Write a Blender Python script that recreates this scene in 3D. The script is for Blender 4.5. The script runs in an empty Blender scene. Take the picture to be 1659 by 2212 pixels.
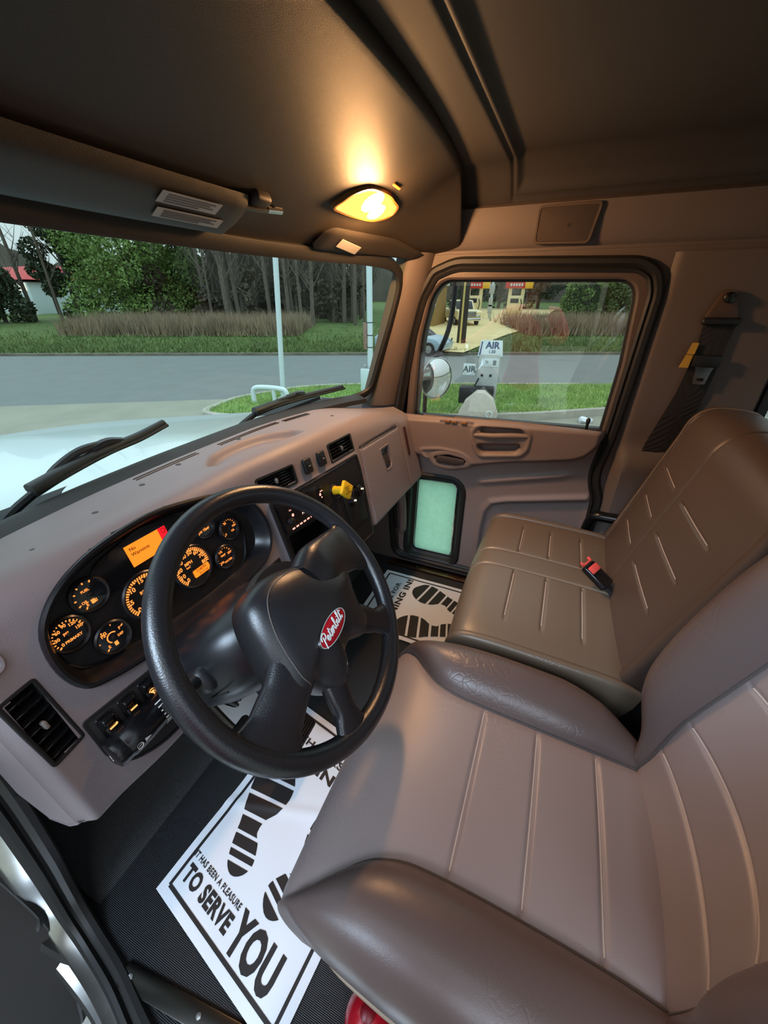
import bpy, bmesh, math, random
import numpy as np
from mathutils import Vector, Matrix

S = bpy.context.scene
COL = S.collection
rad = math.radians
PI = math.pi

# ------------------------------------------------------------------ camera
def make_camera():
    p, h = rad(29.28), rad(23.56)
    f = Vector((math.cos(p) * math.cos(h), math.cos(p) * math.sin(h), -math.sin(p)))
    r = Vector((math.sin(h), -math.cos(h), 0))
    u = r.cross(f)
    cd = bpy.data.cameras.new('camera')
    co = bpy.data.objects.new('camera', cd)
    COL.objects.link(co)
    m = Matrix((r, u, -f)).transposed().to_4x4()
    m.translation = Vector((-.80, 0, 1.2))
    co.matrix_world = m
    cd.sensor_fit = 'VERTICAL'
    cd.sensor_height = 24
    cd.lens = 831.0 / 2212 * 24
    cd.clip_start = .01
    cd.clip_end = 600
    S.camera = co
make_camera()

# ------------------------------------------------------------------ sky, exposure
S.view_settings.view_transform = 'Standard'
S.view_settings.look = 'None'
S.view_settings.gamma = 1
S.view_settings.exposure = 0.68
S.view_settings.use_curve_mapping = False
S.cycles.use_denoising = True
S.cycles.max_bounces = 10
S.cycles.transparent_max_bounces = 16
S.cycles.caustics_reflective = False
S.cycles.caustics_refractive = False
S.cycles.sample_clamp_indirect = 4

def lin(c):
    return tuple(((v / 255) / 12.92 if v / 255 <= .04045 else ((v / 255 + .055) / 1.055) ** 2.4) for v in c)

def make_world():
    w = bpy.data.worlds.new('dusk_sky')
    S.world = w
    w.use_nodes = True
    nt = w.node_tree
    nt.nodes.clear()
    out = nt.nodes.new('ShaderNodeOutputWorld')
    bg = nt.nodes.new('ShaderNodeBackground')
    tc = nt.nodes.new('ShaderNodeTexCoord')
    sx = nt.nodes.new('ShaderNodeSeparateXYZ')
    mr = nt.nodes.new('ShaderNodeMapRange')
    mr.inputs['From Min'].default_value = -.05
    mr.inputs['From Max'].default_value = 1.0
    cr = nt.nodes.new('ShaderNodeValToRGB')
    e = cr.color_ramp.elements
    e[0].color = (.40, .43, .44, 1)      # overcast: the zenith is about three times as bright as the horizon
    e[1].color = (1.04, 1.22, 1.40, 1)
    L = nt.links
    L.new(tc.outputs['Generated'], sx.inputs[0])
    L.new(sx.outputs['Z'], mr.inputs['Value'])
    L.new(mr.outputs[0], cr.inputs[0])
    L.new(cr.outputs[0], bg.inputs['Color'])
    bg.inputs['Strength'].default_value = 1.0
    L.new(bg.outputs[0], out.inputs[0])
make_world()

def area_light(name, loc, target, size, power, color):
    ld = bpy.data.lights.new(name, 'AREA')
    ld.shape = 'RECTANGLE'
    ld.size, ld.size_y = size
    ld.energy = power
    ld.color = color
    o = bpy.data.objects.new(name, ld)
    COL.objects.link(o)
    o.location = loc
    o.rotation_euler = (Vector(target) - Vector(loc)).to_track_quat('-Z', 'Y').to_euler()
    return o
# forecourt canopy lamps behind and above the photographer (driver side of the truck)
# lamp head on a forecourt pole behind the photographer
area_light('forecourt_lamp', (-3.6, .8, 3.2), (-.6, .35, .3), (2.2, 1.2), 175, (.62, .80, 1.0))
area_light('forecourt_lamp', (-3.8, -1.8, 3.4), (-.6, .0, .4), (2.2, 1.2), 50, (.80, .90, 1.0))

# ------------------------------------------------------------------ materials
def M(name, col, rough=.5, metal=0, bump=None, var=None, emit=None, spec=.5, coat=0, lines=None):
    """col in 0-255 sRGB; bump=(scale, strength); var=(scale, amount) grain in the colour; lines=(axis, freq, strength) fine ribs"""
    m = bpy.data.materials.new(name)
    m.use_nodes = True
    nt = m.node_tree
    b = nt.nodes['Principled BSDF']
    c = lin(col)
    b.inputs['Base Color'].default_value = (*c, 1)
    b.inputs['Roughness'].default_value = rough
    b.inputs['Metallic'].default_value = metal
    b.inputs['Specular IOR Level'].default_value = spec
    b.inputs['Coat Weight'].default_value = coat
    tc = nt.nodes.new('ShaderNodeTexCoord')
    if var:
        n = nt.nodes.new('ShaderNodeTexNoise')
        n.inputs['Scale'].default_value = var[0]
        n.inputs['Detail'].default_value = 5
        r = nt.nodes.new('ShaderNodeMapRange')
        r.inputs['From Min'].default_value = .25
        r.inputs['From Max'].default_value = .75
        r.inputs['To Min'].default_value = 1 - var[1]
        r.inputs['To Max'].default_value = 1 + var[1]
        mx = nt.nodes.new('ShaderNodeVectorMath')
        mx.operation = 'SCALE'
        mx.inputs[0].default_value = c
        nt.links.new(tc.outputs['Object'], n.inputs['Vector'])
        nt.links.new(n.outputs['Fac'], r.inputs['Value'])
        nt.links.new(r.outputs[0], mx.inputs['Scale'])
        nt.links.new(mx.outputs[0], b.inputs['Base Color'])
    if bump or lines:
        bp = nt.nodes.new('ShaderNodeBump')
        bp.inputs['Distance'].default_value = .002
        if lines:
            wv = nt.nodes.new('ShaderNodeTexWave')
            wv.bands_direction = lines[0]
            wv.inputs['Scale'].default_value = lines[1]
            nt.links.new(tc.outputs['Object'], wv.inputs['Vector'])
            nt.links.new(wv.outputs['Fac'], bp.inputs['Height'])
            bp.inputs['Strength'].default_value = lines[2]
        else:
            n2 = nt.nodes.new('ShaderNodeTexNoise')
            n2.inputs['Scale'].default_value = bump[0]
            n2.inputs['Detail'].default_value = 4
            nt.links.new(tc.outputs['Object'], n2.inputs['Vector'])
            nt.links.new(n2.outputs['Fac'], bp.inputs['Height'])
            bp.inputs['Strength'].default_value = bump[1]
        nt.links.new(bp.outputs[0], b.inputs['Normal'])
    if emit:
        b.inputs['Emission Color'].default_value = (*lin(emit[0]), 1)
        b.inputs['Emission Strength'].default_value = emit[1]
    return m

def leather(name, col, rough=.38, worn=None):
    """creased vinyl: voronoi cracks and fine grain; worn = lighter rubbed colour"""
    m = M(name, col, rough)
    nt = m.node_tree
    b = nt.nodes['Principled BSDF']
    tc = nt.nodes.new('ShaderNodeTexCoord')
    L = nt.links
    v = nt.nodes.new('ShaderNodeTexVoronoi')
    v.feature = 'DISTANCE_TO_EDGE'
    v.inputs['Scale'].default_value = 55
    nz = nt.nodes.new('ShaderNodeTexNoise')
    nz.inputs['Scale'].default_value = 6
    nz.inputs['Detail'].default_value = 6
    mixv = nt.nodes.new('ShaderNodeVectorMath')
    mixv.operation = 'MULTIPLY_ADD'
    mixv.inputs[1].default_value = (.12, .12, .12)
    L.new(tc.outputs['Object'], nz.inputs['Vector'])
    L.new(nz.outputs['Color'], mixv.inputs[0])
    L.new(tc.outputs['Object'], mixv.inputs[2])
    L.new(mixv.outputs[0], v.inputs['Vector'])
    r = nt.nodes.new('ShaderNodeMapRange')
    r.inputs['From Max'].default_value = .12
    L.new(v.outputs['Distance'], r.inputs['Value'])
    n2 = nt.nodes.new('ShaderNodeTexNoise')
    n2.inputs['Scale'].default_value = 900
    L.new(tc.outputs['Object'], n2.inputs['Vector'])
    patch = nt.nodes.new('ShaderNodeTexNoise')
    patch.inputs['Scale'].default_value = 5
    L.new(tc.outputs['Object'], patch.inputs['Vector'])
    pr = nt.nodes.new('ShaderNodeMapRange')
    pr.inputs['From Min'].default_value = .52
    pr.inputs['From Max'].default_value = .68
    pr.inputs['To Max'].default_value = .5
    L.new(patch.outputs['Fac'], pr.inputs['Value'])
    inv = nt.nodes.new('ShaderNodeMath')
    inv.operation = 'SUBTRACT'
    inv.inputs[0].default_value = 1
    L.new(r.outputs[0], inv.inputs[1])
    crk = nt.nodes.new('ShaderNodeMath')
    crk.operation = 'MULTIPLY'
    L.new(inv.outputs[0], crk.inputs[0])
    L.new(pr.outputs[0], crk.inputs[1])
    hs = nt.nodes.new('ShaderNodeMath')
    hs.operation = 'MULTIPLY_ADD'
    hs.inputs[1].default_value = .25
    L.new(n2.outputs['Fac'], hs.inputs[0])
    ng = nt.nodes.new('ShaderNodeMath')
    ng.operation = 'MULTIPLY'
    ng.inputs[1].default_value = -1
    L.new(crk.outputs[0], ng.inputs[0])
    L.new(ng.outputs[0], hs.inputs[2])
    bp = nt.nodes.new('ShaderNodeBump')
    bp.inputs['Distance'].default_value = .0015
    bp.inputs['Strength'].default_value = .5
    L.new(hs.outputs[0], bp.inputs['Height'])
    L.new(bp.outputs[0], b.inputs['Normal'])
    return m

def glass(name, tint, refl=1.0, dirt=None):
    m = bpy.data.materials.new(name)
    m.use_nodes = True
    nt = m.node_tree
    nt.nodes.clear()
    o = nt.nodes.new('ShaderNodeOutputMaterial')
    t = nt.nodes.new('ShaderNodeBsdfTransparent')
    t.inputs['Color'].default_value = (*tint, 1)
    g = nt.nodes.new('ShaderNodeBsdfGlossy')
    g.inputs['Roughness'].default_value = .0
    g.inputs['Color'].default_value = (1, 1, 1, 1)
    fr = nt.nodes.new('ShaderNodeLayerWeight')
    fr.inputs['Blend'].default_value = .5
    pw = nt.nodes.new('ShaderNodeMath')
    pw.operation = 'POWER'
    pw.inputs[1].default_value = 5
    sc = nt.nodes.new('ShaderNodeMath')
    sc.operation = 'MULTIPLY_ADD'
    sc.inputs[1].default_value = .92
    sc.inputs[2].default_value = .075
    nt.links.new(fr.outputs['Facing'], pw.inputs[0])
    nt.links.new(pw.outputs[0], sc.inputs[0])
    mu = nt.nodes.new('ShaderNodeMath')
    mu.operation = 'MULTIPLY'
    mu.inputs[1].default_value = refl
    mu.use_clamp = True
    mx = nt.nodes.new('ShaderNodeMixShader')
    L = nt.links
    L.new(sc.outputs[0], mu.inputs[0])
    L.new(mu.outputs[0], mx.inputs[0])
    L.new(t.outputs[0], mx.inputs[1])
    L.new(g.outputs[0], mx.inputs[2])
    last = mx
    if dirt:
        d = nt.nodes.new('ShaderNodeBsdfDiffuse')
        d.inputs['Color'].default_value = (*dirt[0], 1)
        tl = nt.nodes.new('ShaderNodeBsdfTranslucent')
        tl.inputs['Color'].default_value = (*dirt[0], 1)
        ad = nt.nodes.new('ShaderNodeMixShader')
        n = nt.nodes.new('ShaderNodeTexNoise')
        n.inputs['Scale'].default_value = dirt[2]
        n.inputs['Detail'].default_value = 8
        tc = nt.nodes.new('ShaderNodeTexCoord')
        r = nt.nodes.new('ShaderNodeMapRange')
        r.inputs['From Min'].default_value = .35
        r.inputs['From Max'].default_value = .7
        r.inputs['To Min'].default_value = dirt[1] * .6
        r.inputs['To Max'].default_value = dirt[1]
        L.new(tc.outputs['Object'], n.inputs['Vector'])
        L.new(n.outputs['Fac'], r.inputs['Value'])
        m2 = nt.nodes.new('ShaderNodeMixShader')
        L.new(d.outputs[0], ad.inputs[1])
        L.new(tl.outputs[0], ad.inputs[2])
        ad.inputs[0].default_value = .85
        L.new(r.outputs[0], m2.inputs[0])
        L.new(mx.outputs[0], m2.inputs[1])
        L.new(ad.outputs[0], m2.inputs[2])
        last = m2
    L.new(last.outputs[0], o.inputs[0])
    return m

def glow(name, col, strength):
    m = bpy.data.materials.new(name)
    m.use_nodes = True
    nt = m.node_tree
    nt.nodes.clear()
    o = nt.nodes.new('ShaderNodeOutputMaterial')
    e = nt.nodes.new('ShaderNodeEmission')
    e.inputs['Color'].default_value = (*lin(col), 1)
    e.inputs['Strength'].default_value = strength
    nt.links.new(e.outputs[0], o.inputs[0])
    return m

MT = dict(
    dash=M('taupe_dash_plastic', (136, 126, 128), .42, bump=(700, .25)),
    door=M('taupe_door_plastic', (134, 117, 111), .48, bump=(700, .25)),
    trim=M('taupe_pillar_plastic', (102, 90, 84), .6, bump=(700, .2)),
    head=M('headliner_vinyl', (52, 47, 43), .7, bump=(900, .3), var=(30, .04)),
    console=M('overhead_console_vinyl', (40, 34, 28), .55, bump=(900, .3), var=(30, .05)),
    black=M('black_plastic', (26, 25, 26), .45, bump=(900, .15)),
    blackgloss=M('glossy_black_plastic', (18, 18, 20), .22),
    bezel=M('satin_black_bezel', (24, 24, 27), .32),
    rubber=M('black_rubber', (30, 28, 27), .55),
    floor=M('black_ribbed_rubber', (17, 17, 20), .55, lines=('X', 120, .6)),
    wheel=M('black_grained_wheel', (32, 32, 35), .28, bump=(520, .2), spec=.65),
    pad=M('black_wheel_pad', (34, 34, 36), .32, bump=(800, .15), spec=.6),
    thread=M('seat_thread', (190, 174, 164), .7),
    dthread=M('dark_thread', (88, 80, 76), .7),
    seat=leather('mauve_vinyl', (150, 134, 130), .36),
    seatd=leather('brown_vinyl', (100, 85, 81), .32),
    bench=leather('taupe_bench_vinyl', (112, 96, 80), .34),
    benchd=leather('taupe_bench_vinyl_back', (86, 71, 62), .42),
    paper=M('white_paper', (232, 236, 242), .6, bump=(14, .8)),
    ink=M('black_ink', (34, 30, 30), .6),
    steel=M('brushed_aluminium', (190, 190, 188), .28, 1, var=(14, .25)),
    dsteel=M('dark_steel', (70, 68, 64), .35, 1),
    chrome=M('chrome', (220, 220, 220), .12, 1),
    white=M('white_paint', (214, 226, 228), .35),
    hood=M('white_hood_paint', (204, 214, 212), .22, coat=.5),
    yellow=M('yellow_plastic', (244, 196, 30), .38),
    red=M('red_enamel', (176, 20, 36), .25, coat=.4),
    redbtn=M('red_button', (250, 92, 84), .4),
    webbing=M('black_webbing', (34, 30, 28), .7, lines=('X', 300, .4)),
    amber=glow('amber_backlight', (255, 168, 92), 1.15),
    amberd=glow('amber_mark', (255, 150, 70), .9),
    screen=glow('orange_screen', (255, 128, 34), 1.0),
    screenred=glow('red_screen', (255, 24, 36), 1.0),
    whiteglow=glow('white_backlight', (255, 222, 205), 1.0),
    pinkglow=glow('pink_backlight', (255, 178, 160), .9),
    screentext=M('screen_lettering', (150, 84, 0), .6),
    dial=M('gauge_dial', (30, 31, 30), .25, coat=.6),
    label=M('white_label', (176, 170, 164), .6),
    labeltext=M('label_print', (90, 84, 80), .6),
)

# ------------------------------------------------------------------ mesh helpers
def pch(xs, ys):
    xs = np.array(xs, float)
    ys = np.array(ys, float)
    h = np.diff(xs)
    d = np.diff(ys) / h
    m = np.zeros(len(xs))
    m[0] = d[0]
    m[-1] = d[-1]
    for i in range(1, len(xs) - 1):
        m[i] = 0 if d[i - 1] * d[i] <= 0 else (h[i - 1] + h[i]) / (h[i - 1] / d[i] + h[i] / d[i - 1])
    def f(x):
        x = np.clip(np.asarray(x, float), xs[0], xs[-1])
        i = np.clip(np.searchsorted(xs, x) - 1, 0, len(h) - 1)
        t = (x - xs[i]) / h[i]
        return (2*t**3 - 3*t**2 + 1)*ys[i] + (t**3 - 2*t**2 + t)*h[i]*m[i] + (-2*t**3 + 3*t**2)*ys[i+1] + (t**3 - t**2)*h[i]*m[i+1]
    return f

def sstep(a, b, x):
    t = np.clip((np.asarray(x, float) - a) / (b - a), 0, 1)
    return t * t * (3 - 2 * t)

def crom(pts, per=6, closed=False):
    P = [np.array(p, float) for p in pts]
    n = len(P)
    out = []
    rng = range(n if closed else n - 1)
    for i in rng:
        if closed:
            a, b, c, d = P[(i-1) % n], P[i], P[(i+1) % n], P[(i+2) % n]
        else:
            b, c = P[i], P[i+1]
            a = P[i-1] if i > 0 else 2*b - c
            d = P[i+2] if i + 2 < n else 2*c - b
        for k in range(per):
            t = k / per
            out.append(.5*((2*b) + (-a + c)*t + (2*a - 5*b + 4*c - d)*t*t + (-a + 3*b - 3*c + d)*t**3))
    if not closed:
        out.append(P[-1])
    return np.array(out)

def roundpoly(pts, r, seg=5):
    n = len(pts)
    out = []
    for i in range(n):
        p0, p, p1 = (np.array(pts[(i+k) % n], float) for k in (-1, 0, 1))
        ri = r[i] if isinstance(r, (list, tuple)) else r
        d0, d1 = p0 - p, p1 - p
        l0, l1 = np.linalg.norm(d0), np.linalg.norm(d1)
        q = min(ri, l0 * .48, l1 * .48)
        a, b = p + d0 / l0 * q, p + d1 / l1 * q
        if ri <= 0:
            out.append(p)
            continue
        for k in range(seg + 1):
            t = k / seg
            out.append((1-t)**2 * a + 2*t*(1-t) * p + t*t * b)
    return np.array(out)

def polyarea(p):
    p = np.asarray(p)
    x, y = p[:, 0], p[:, 1]
    return .5 * np.sum(x * np.roll(y, -1) - np.roll(x, -1) * y)

def offset(poly, d):
    p = np.asarray(poly, float)
    if polyarea(p) < 0:
        d = -d
    e = np.roll(p, -1, 0) - p
    e /= np.maximum(np.linalg.norm(e, axis=1, keepdims=True), 1e-9)
    nn = np.stack([e[:, 1], -e[:, 0]], 1)
    m = nn + np.roll(nn, 1, 0)
    m /= np.maximum((m * m).sum(1, keepdims=True), .5) / 2
    return p + m * d

def inside(poly, x, y):
    poly = np.asarray(poly)
    c = np.zeros(np.shape(x), bool)
    n = len(poly)
    for i in range(n):
        x0, y0 = poly[i]
        x1, y1 = poly[(i+1) % n]
        if y0 == y1:
            continue
        k = ((y0 > y) != (y1 > y)) & (x < (x1-x0)*(y-y0)/(y1-y0) + x0)
        c ^= k
    return c

def polydist(poly, x, y):
    """signed distance, negative inside"""
    poly = np.asarray(poly, float)
    d = np.full(np.shape(x), 1e9)
    n = len(poly)
    for i in range(n):
        a, b = poly[i], poly[(i+1) % n]
        ab = b - a
        L = max(ab @ ab, 1e-12)
        t = np.clip(((x-a[0])*ab[0] + (y-a[1])*ab[1]) / L, 0, 1)
        d = np.minimum(d, np.hypot(x-a[0]-t*ab[0], y-a[1]-t*ab[1]))
    return np.where(inside(poly, x, y), -d, d)

def linedist(line, x, y):
    line = np.asarray(line, float)
    d = np.full(np.shape(x), 1e9)
    for i in range(len(line) - 1):
        a, b = line[i], line[i+1]
        ab = b - a
        t = np.clip(((x-a[0])*ab[0] + (y-a[1])*ab[1]) / (ab @ ab), 0, 1)
        d = np.minimum(d, np.hypot(x-a[0]-t*ab[0], y-a[1]-t*ab[1]))
    return d

def frame(o, tx, ty, n=None):
    tx = np.array(tx, float); tx /= np.linalg.norm(tx)
    ty = np.array(ty, float)
    nn = np.cross(tx, ty) if n is None else np.array(n, float)
    nn /= np.linalg.norm(nn)
    ty = np.cross(nn, tx)
    m = np.eye(4)
    m[:3, 0], m[:3, 1], m[:3, 2], m[:3, 3] = tx, ty, nn, o
    return m

def xf(m, vf):
    V = np.asarray(vf[0], float)
    return (V @ m[:3, :3].T + m[:3, 3], vf[1])

def mv(vf, d):
    return (np.asarray(vf[0], float) + np.array(d, float), vf[1])

def join(*vfs):
    V, F, k = [], [], 0
    for v, f in vfs:
        v = np.asarray(v, float)
        if not len(v):
            continue
        V.append(v)
        F += [tuple(i + k for i in q) for q in f]
        k += len(v)
    return (np.concatenate(V), F)

_bc = {}
def rbox(sx, sy, sz, b=.002, seg=2):
    key = (round(sx, 5), round(sy, 5), round(sz, 5), b, seg)
    if key in _bc:
        return _bc[key]
    bm = bmesh.new()
    bmesh.ops.create_cube(bm, size=1)
    bmesh.ops.scale(bm, vec=(sx, sy, sz), verts=bm.verts)
    b2 = min(b, sx * .45, sy * .45, sz * .45)
    if b2 > 0:
        bmesh.ops.bevel(bm, geom=bm.edges[:], offset=b2, segments=seg, affect='EDGES', profile=.5)
    bm.verts.index_update()
    r = (np.array([v.co[:] for v in bm.verts]), [tuple(v.index for v in f.verts) for f in bm.faces])
    bm.free()
    _bc[key] = r
    return r

def boxat(x0, x1, y0, y1, z0, z1, b=.002, seg=2):
    return mv(rbox(x1-x0, y1-y0, z1-z0, b, seg), ((x0+x1)/2, (y0+y1)/2, (z0+z1)/2))

def sheet(G, cu=False, cv=False):
    G = np.asarray(G, float)
    n, m = G.shape[:2]
    V = G.reshape(-1, 3)
    F = []
    for i in range(n if cu else n - 1):
        i2 = (i + 1) % n
        for j in range(m if cv else m - 1):
            j2 = (j + 1) % m
            F.append((i*m + j, i*m + j2, i2*m + j2, i2*m + j))
    return (V, F)

def flip(vf):
    return (vf[0], [tuple(reversed(f)) for f in vf[1]])

def lathe(prof, n=24, cap0=False, cap1=False):
    G = np.array([[(r*math.cos(2*PI*k/n), r*math.sin(2*PI*k/n), h) for k in range(n)] for r, h in prof])
    V, F = sheet(G, cv=True)
    if cap0:
        F.append(tuple(reversed(range(n))))
    if cap1:
        F.append(tuple(range((len(prof)-1)*n, len(prof)*n)))
    return (V, F)

def zframe(p, d):
    d = np.array(d, float); d /= np.linalg.norm(d)
    a = np.array([0, 0, 1.]) if abs(d[2]) < .9 else np.array([1., 0, 0])
    tx = np.cross(a, d); tx /= np.linalg.norm(tx)
    return frame(p, tx, np.cross(d, tx), d)

def cyl(p0, p1, r0, r1=None, n=16, bev=0):
    p0, p1 = np.array(p0, float), np.array(p1, float)
    r1 = r0 if r1 is None else r1
    L = np.linalg.norm(p1 - p0)
    pr = [(r0, 0), (r1, L)] if not bev else [(r0-bev, 0), (r0, bev), (r1, L-bev), (r1-bev, L)]
    return xf(zframe(p0, p1 - p0), lathe(pr, n, True, True))

def tube(path, r, n=10, closed=False, cap=True, flat=1.0, up=None):
    P = np.array(path, float)
    k = len(P)
    R = np.full(k, r, float) if np.isscalar(r) else np.array(r, float)
    T = (np.roll(P, -1, 0) - np.roll(P, 1, 0)) if closed else np.gradient(P, axis=0)
    T /= np.maximum(np.linalg.norm(T, axis=1, keepdims=True), 1e-9)
    u = np.array(up, float) if up is not None else (np.array([0, 0, 1.]) if abs(T[0][2]) < .9 else np.array([1., 0, 0]))
    G = []
    for i in range(k):
        u = (np.array(up, float) if up is not None else u)
        s = np.cross(u, T[i]); s /= max(np.linalg.norm(s), 1e-9)
        w = np.cross(T[i], s)
        if up is None:
            u = w
        G.append([P[i] + R[i]*(math.cos(a)*s + flat*math.sin(a)*w) for a in (2*PI*j/n for j in range(n))])
    V, F = sheet(np.array(G), cu=closed, cv=True)
    F = [tuple(reversed(f)) for f in F]
    if cap and not closed:
        F.append(tuple(range(n)))
        F.append(tuple(reversed(range((k-1)*n, k*n))))
    return (V, F)

def prism(poly, z0, z1, b=0, seg=2, top_only=True):
    p = np.asarray(poly, float)
    if polyarea(p) < 0:
        p = p[::-1]
    n = len(p)
    if b > 0:
        rings = [(0, z0)]
        for k in range(seg + 1):
            a = PI / 2 * k / seg
            rings.append((-b*(1-math.cos(a)), z1 - b + b*math.sin(a)))
    else:
        rings = [(0, z0), (0, z1)]
    V, F = [], []
    for d, z in rings:
        q = offset(p, d) if d else p
        V += [(x, y, z) for x, y in q]
    for i in range(len(rings) - 1):
        for j in range(n):
            j2 = (j+1) % n
            F.append((i*n+j, i*n+j2, (i+1)*n+j2, (i+1)*n+j))
    F.append(tuple(reversed(range(n))))
    F.append(tuple(range((len(rings)-1)*n, len(rings)*n)))
    return (np.array(V), F)

def bezel(poly, prof, close=False):
    """ring around an outline: prof = [(offset, height), ...]"""
    p = np.asarray(poly, float)
    if polyarea(p) < 0:
        p = p[::-1]
    G = [[(x, y, h) for x, y in offset(p, d)] for d, h in prof]
    return flip(sheet(np.array(G), cu=close, cv=True))

def dome(poly, c, prof):
    """outline shrunk towards c: prof = [(scale, height), ...], closed on top"""
    p = np.asarray(poly, float)
    if polyarea(p) < 0:
        p = p[::-1]
    c = np.array(c, float)
    n = len(p)
    G = [[(*(c + (q-c)*s), h) for q in p] for s, h in prof]
    V, F = sheet(np.array(G), cv=True)
    F.append(tuple(range((len(prof)-1)*n, len(prof)*n)))
    return (V, F)

def strip(P2, w, h0=0, h1=.0006):
    """flat ribbon along a 2D polyline"""
    P = np.asarray(P2, float)
    T = np.gradient(P, axis=0)
    T /= np.maximum(np.linalg.norm(T, axis=1, keepdims=True), 1e-9)
    N = np.stack([-T[:, 1], T[:, 0]], 1) * w / 2
    a, b = P + N, P - N
    n = len(P)
    V = [(x, y, h1) for x, y in a] + [(x, y, h1) for x, y in b]
    F = [(i, n+i, n+i+1, i+1) for i in range(n-1)]
    return (np.array(V), F)

_tc = {}
def text(s, h, bold=0, sx=1, align='CENTER', spacing=1.0):
    key = (s, bold, align, spacing)
    if key not in _tc:
        cu = bpy.data.curves.new('t', 'FONT')
        cu.body = s
        cu.size = 1
        cu.offset = bold
        cu.align_x = align
        cu.align_y = 'CENTER'
        cu.resolution_u = 3
        cu.space_character = spacing
        o = bpy.data.objects.new('t', cu)
        COL.objects.link(o)
        dg = bpy.context.evaluated_depsgraph_get()
        me = o.evaluated_get(dg).to_mesh()
        V = np.array([v.co[:] for v in me.vertices]) if len(me.vertices) else np.zeros((0, 3))
        F = [tuple(p.vertices) for p in me.polygons]
        o.evaluated_get(dg).to_mesh_clear()
        bpy.data.objects.remove(o)
        bpy.data.curves.remove(cu)
        _tc[key] = (V, F)
    V, F = _tc[key]
    return (V * np.array([h * 1.38 * sx, h * 1.38, 1]), F)

def mesh(name, vf, mat, sharp=40):
    V, F = vf
    me = bpy.data.meshes.new(name)
    me.from_pydata([tuple(map(float, v)) for v in V], [], [tuple(f) for f in F])
    if sharp is not None:
        me.polygons.foreach_set('use_smooth', [True] * len(me.polygons))
        if sharp < 180:
            me.set_sharp_from_angle(angle=rad(sharp))
    for m in (mat if isinstance(mat, (list, tuple)) else [mat]):
        me.materials.append(m)
    me.update()
    return me

def origin(o):
    p = Vector((0, 0, 0))
    while o is not None:
        p += o.location
        o = o.parent
    return p

def obj(name, vf, mat, parent=None, sharp=40, label=None, cat=None, group=None, kind=None, matidx=None):
    if parent is not None:
        vf = (np.asarray(vf[0], float) - np.array(origin(parent)), vf[1])
    me = mesh(name, vf, mat, sharp)
    if matidx is not None:
        me.polygons.foreach_set('material_index', matidx)
    o = bpy.data.objects.new(name, me)
    COL.objects.link(o)
    if parent is not None:
        o.parent = parent
    props(o, label, cat, group, kind)
    return o

def props(o, label=None, cat=None, group=None, kind=None):
    for k, v in (('label', label), ('category', cat), ('group', group), ('kind', kind)):
        if v:
            o[k] = v
    return o

def thing(name, loc, label, cat, group=None, kind=None):
    o = bpy.data.objects.new(name, None)
    o.empty_display_size = .05
    o.location = loc
    COL.objects.link(o)
    return props(o, label, cat, group, kind)

def copy_part(src, parent, d=(0, 0, 0)):
    c = src.copy()
    COL.objects.link(c)
    c.parent = parent
    c.location = Vector(d)
    return c

def plate(outer, holes, z0, z1):
    """solid plate with holes, outlines in its own XY"""
    bm = bmesh.new()
    loops = []
    for p in [outer] + list(holes):
        vs = [bm.verts.new((x, y, 0)) for x, y in p]
        loops.append(vs)
        for i in range(len(vs)):
            bm.edges.new((vs[i], vs[(i+1) % len(vs)]))
    bmesh.ops.triangle_fill(bm, use_beauty=True, use_dissolve=False, edges=bm.edges[:])
    bm.verts.index_update()
    V = np.array([v.co[:] for v in bm.verts])
    F = [tuple(v.index for v in f.verts) for f in bm.faces]
    bm.free()
    n = len(V)
    Vt = V.copy(); Vt[:, 2] = z1
    Vb = V.copy(); Vb[:, 2] = z0
    FF = []
    for f in F:
        a = polyarea(V[list(f), :2])
        f = f if a > 0 else tuple(reversed(f))
        FF.append(f)
        FF.append(tuple(i + n for i in reversed(f)))
    k = 0
    for li, p in enumerate([outer] + list(holes)):
        m = len(p)
        ccw = polyarea(p) > 0
        for i in range(m):
            a, b = k + i, k + (i+1) % m
            q = (a + n, b + n, b, a)
            FF.append(q if ccw == (li == 0) else tuple(reversed(q)))
        k += m
    return (np.concatenate([Vt, Vb]), FF)

# side frame: own X = world y, own Y = world z, own Z = towards the cabin (-x) for the passenger side
def side(x):
    m = np.eye(4)
    m[:3, 0] = (0, 1, 0)
    m[:3, 1] = (0, 0, 1)
    m[:3, 2] = (-1, 0, 0)
    m[:3, 3] = (x, 0, 0)
    return m
def sidevf(x, vf):
    V = np.asarray(vf[0], float)
    W = np.stack([x - V[:, 2], V[:, 0], V[:, 1]], 1)
    return (W, [tuple(reversed(f)) for f in vf[1]])

# =================================================================== CAB SHELL
YW = pch([-.745, -.54, -.36, -.17, .06, .35, .56, .64, .70], [.80, .848, .872, .88, .878, .83, .757, .705, .65])
RAKE = .27

# floor
obj('floor', prism([(.735, -.74), (.735, 1.0), (-.765, 1.0), (-.772, .74), (-.783, .68), (-.80, .58), (-.828, .467), (-.86, .30), (-.875, .15), (-.875, -.36), (-.765, -.37), (-.765, -.74)], -.05, 0), MT['floor'], kind='structure')

# toe board and firewall
G = []
for x in np.linspace(-.76, .735, 12):
    G.append([(x, .70, -.01), (x, .76, .02), (x, .90, .22), (x, .97, .42), (x, .99, .80), (x, 1.04, .80), (x, 1.04, -.01)])
obj('wall_front', sheet(np.array(G)), MT['floor'], kind='structure')

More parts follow.
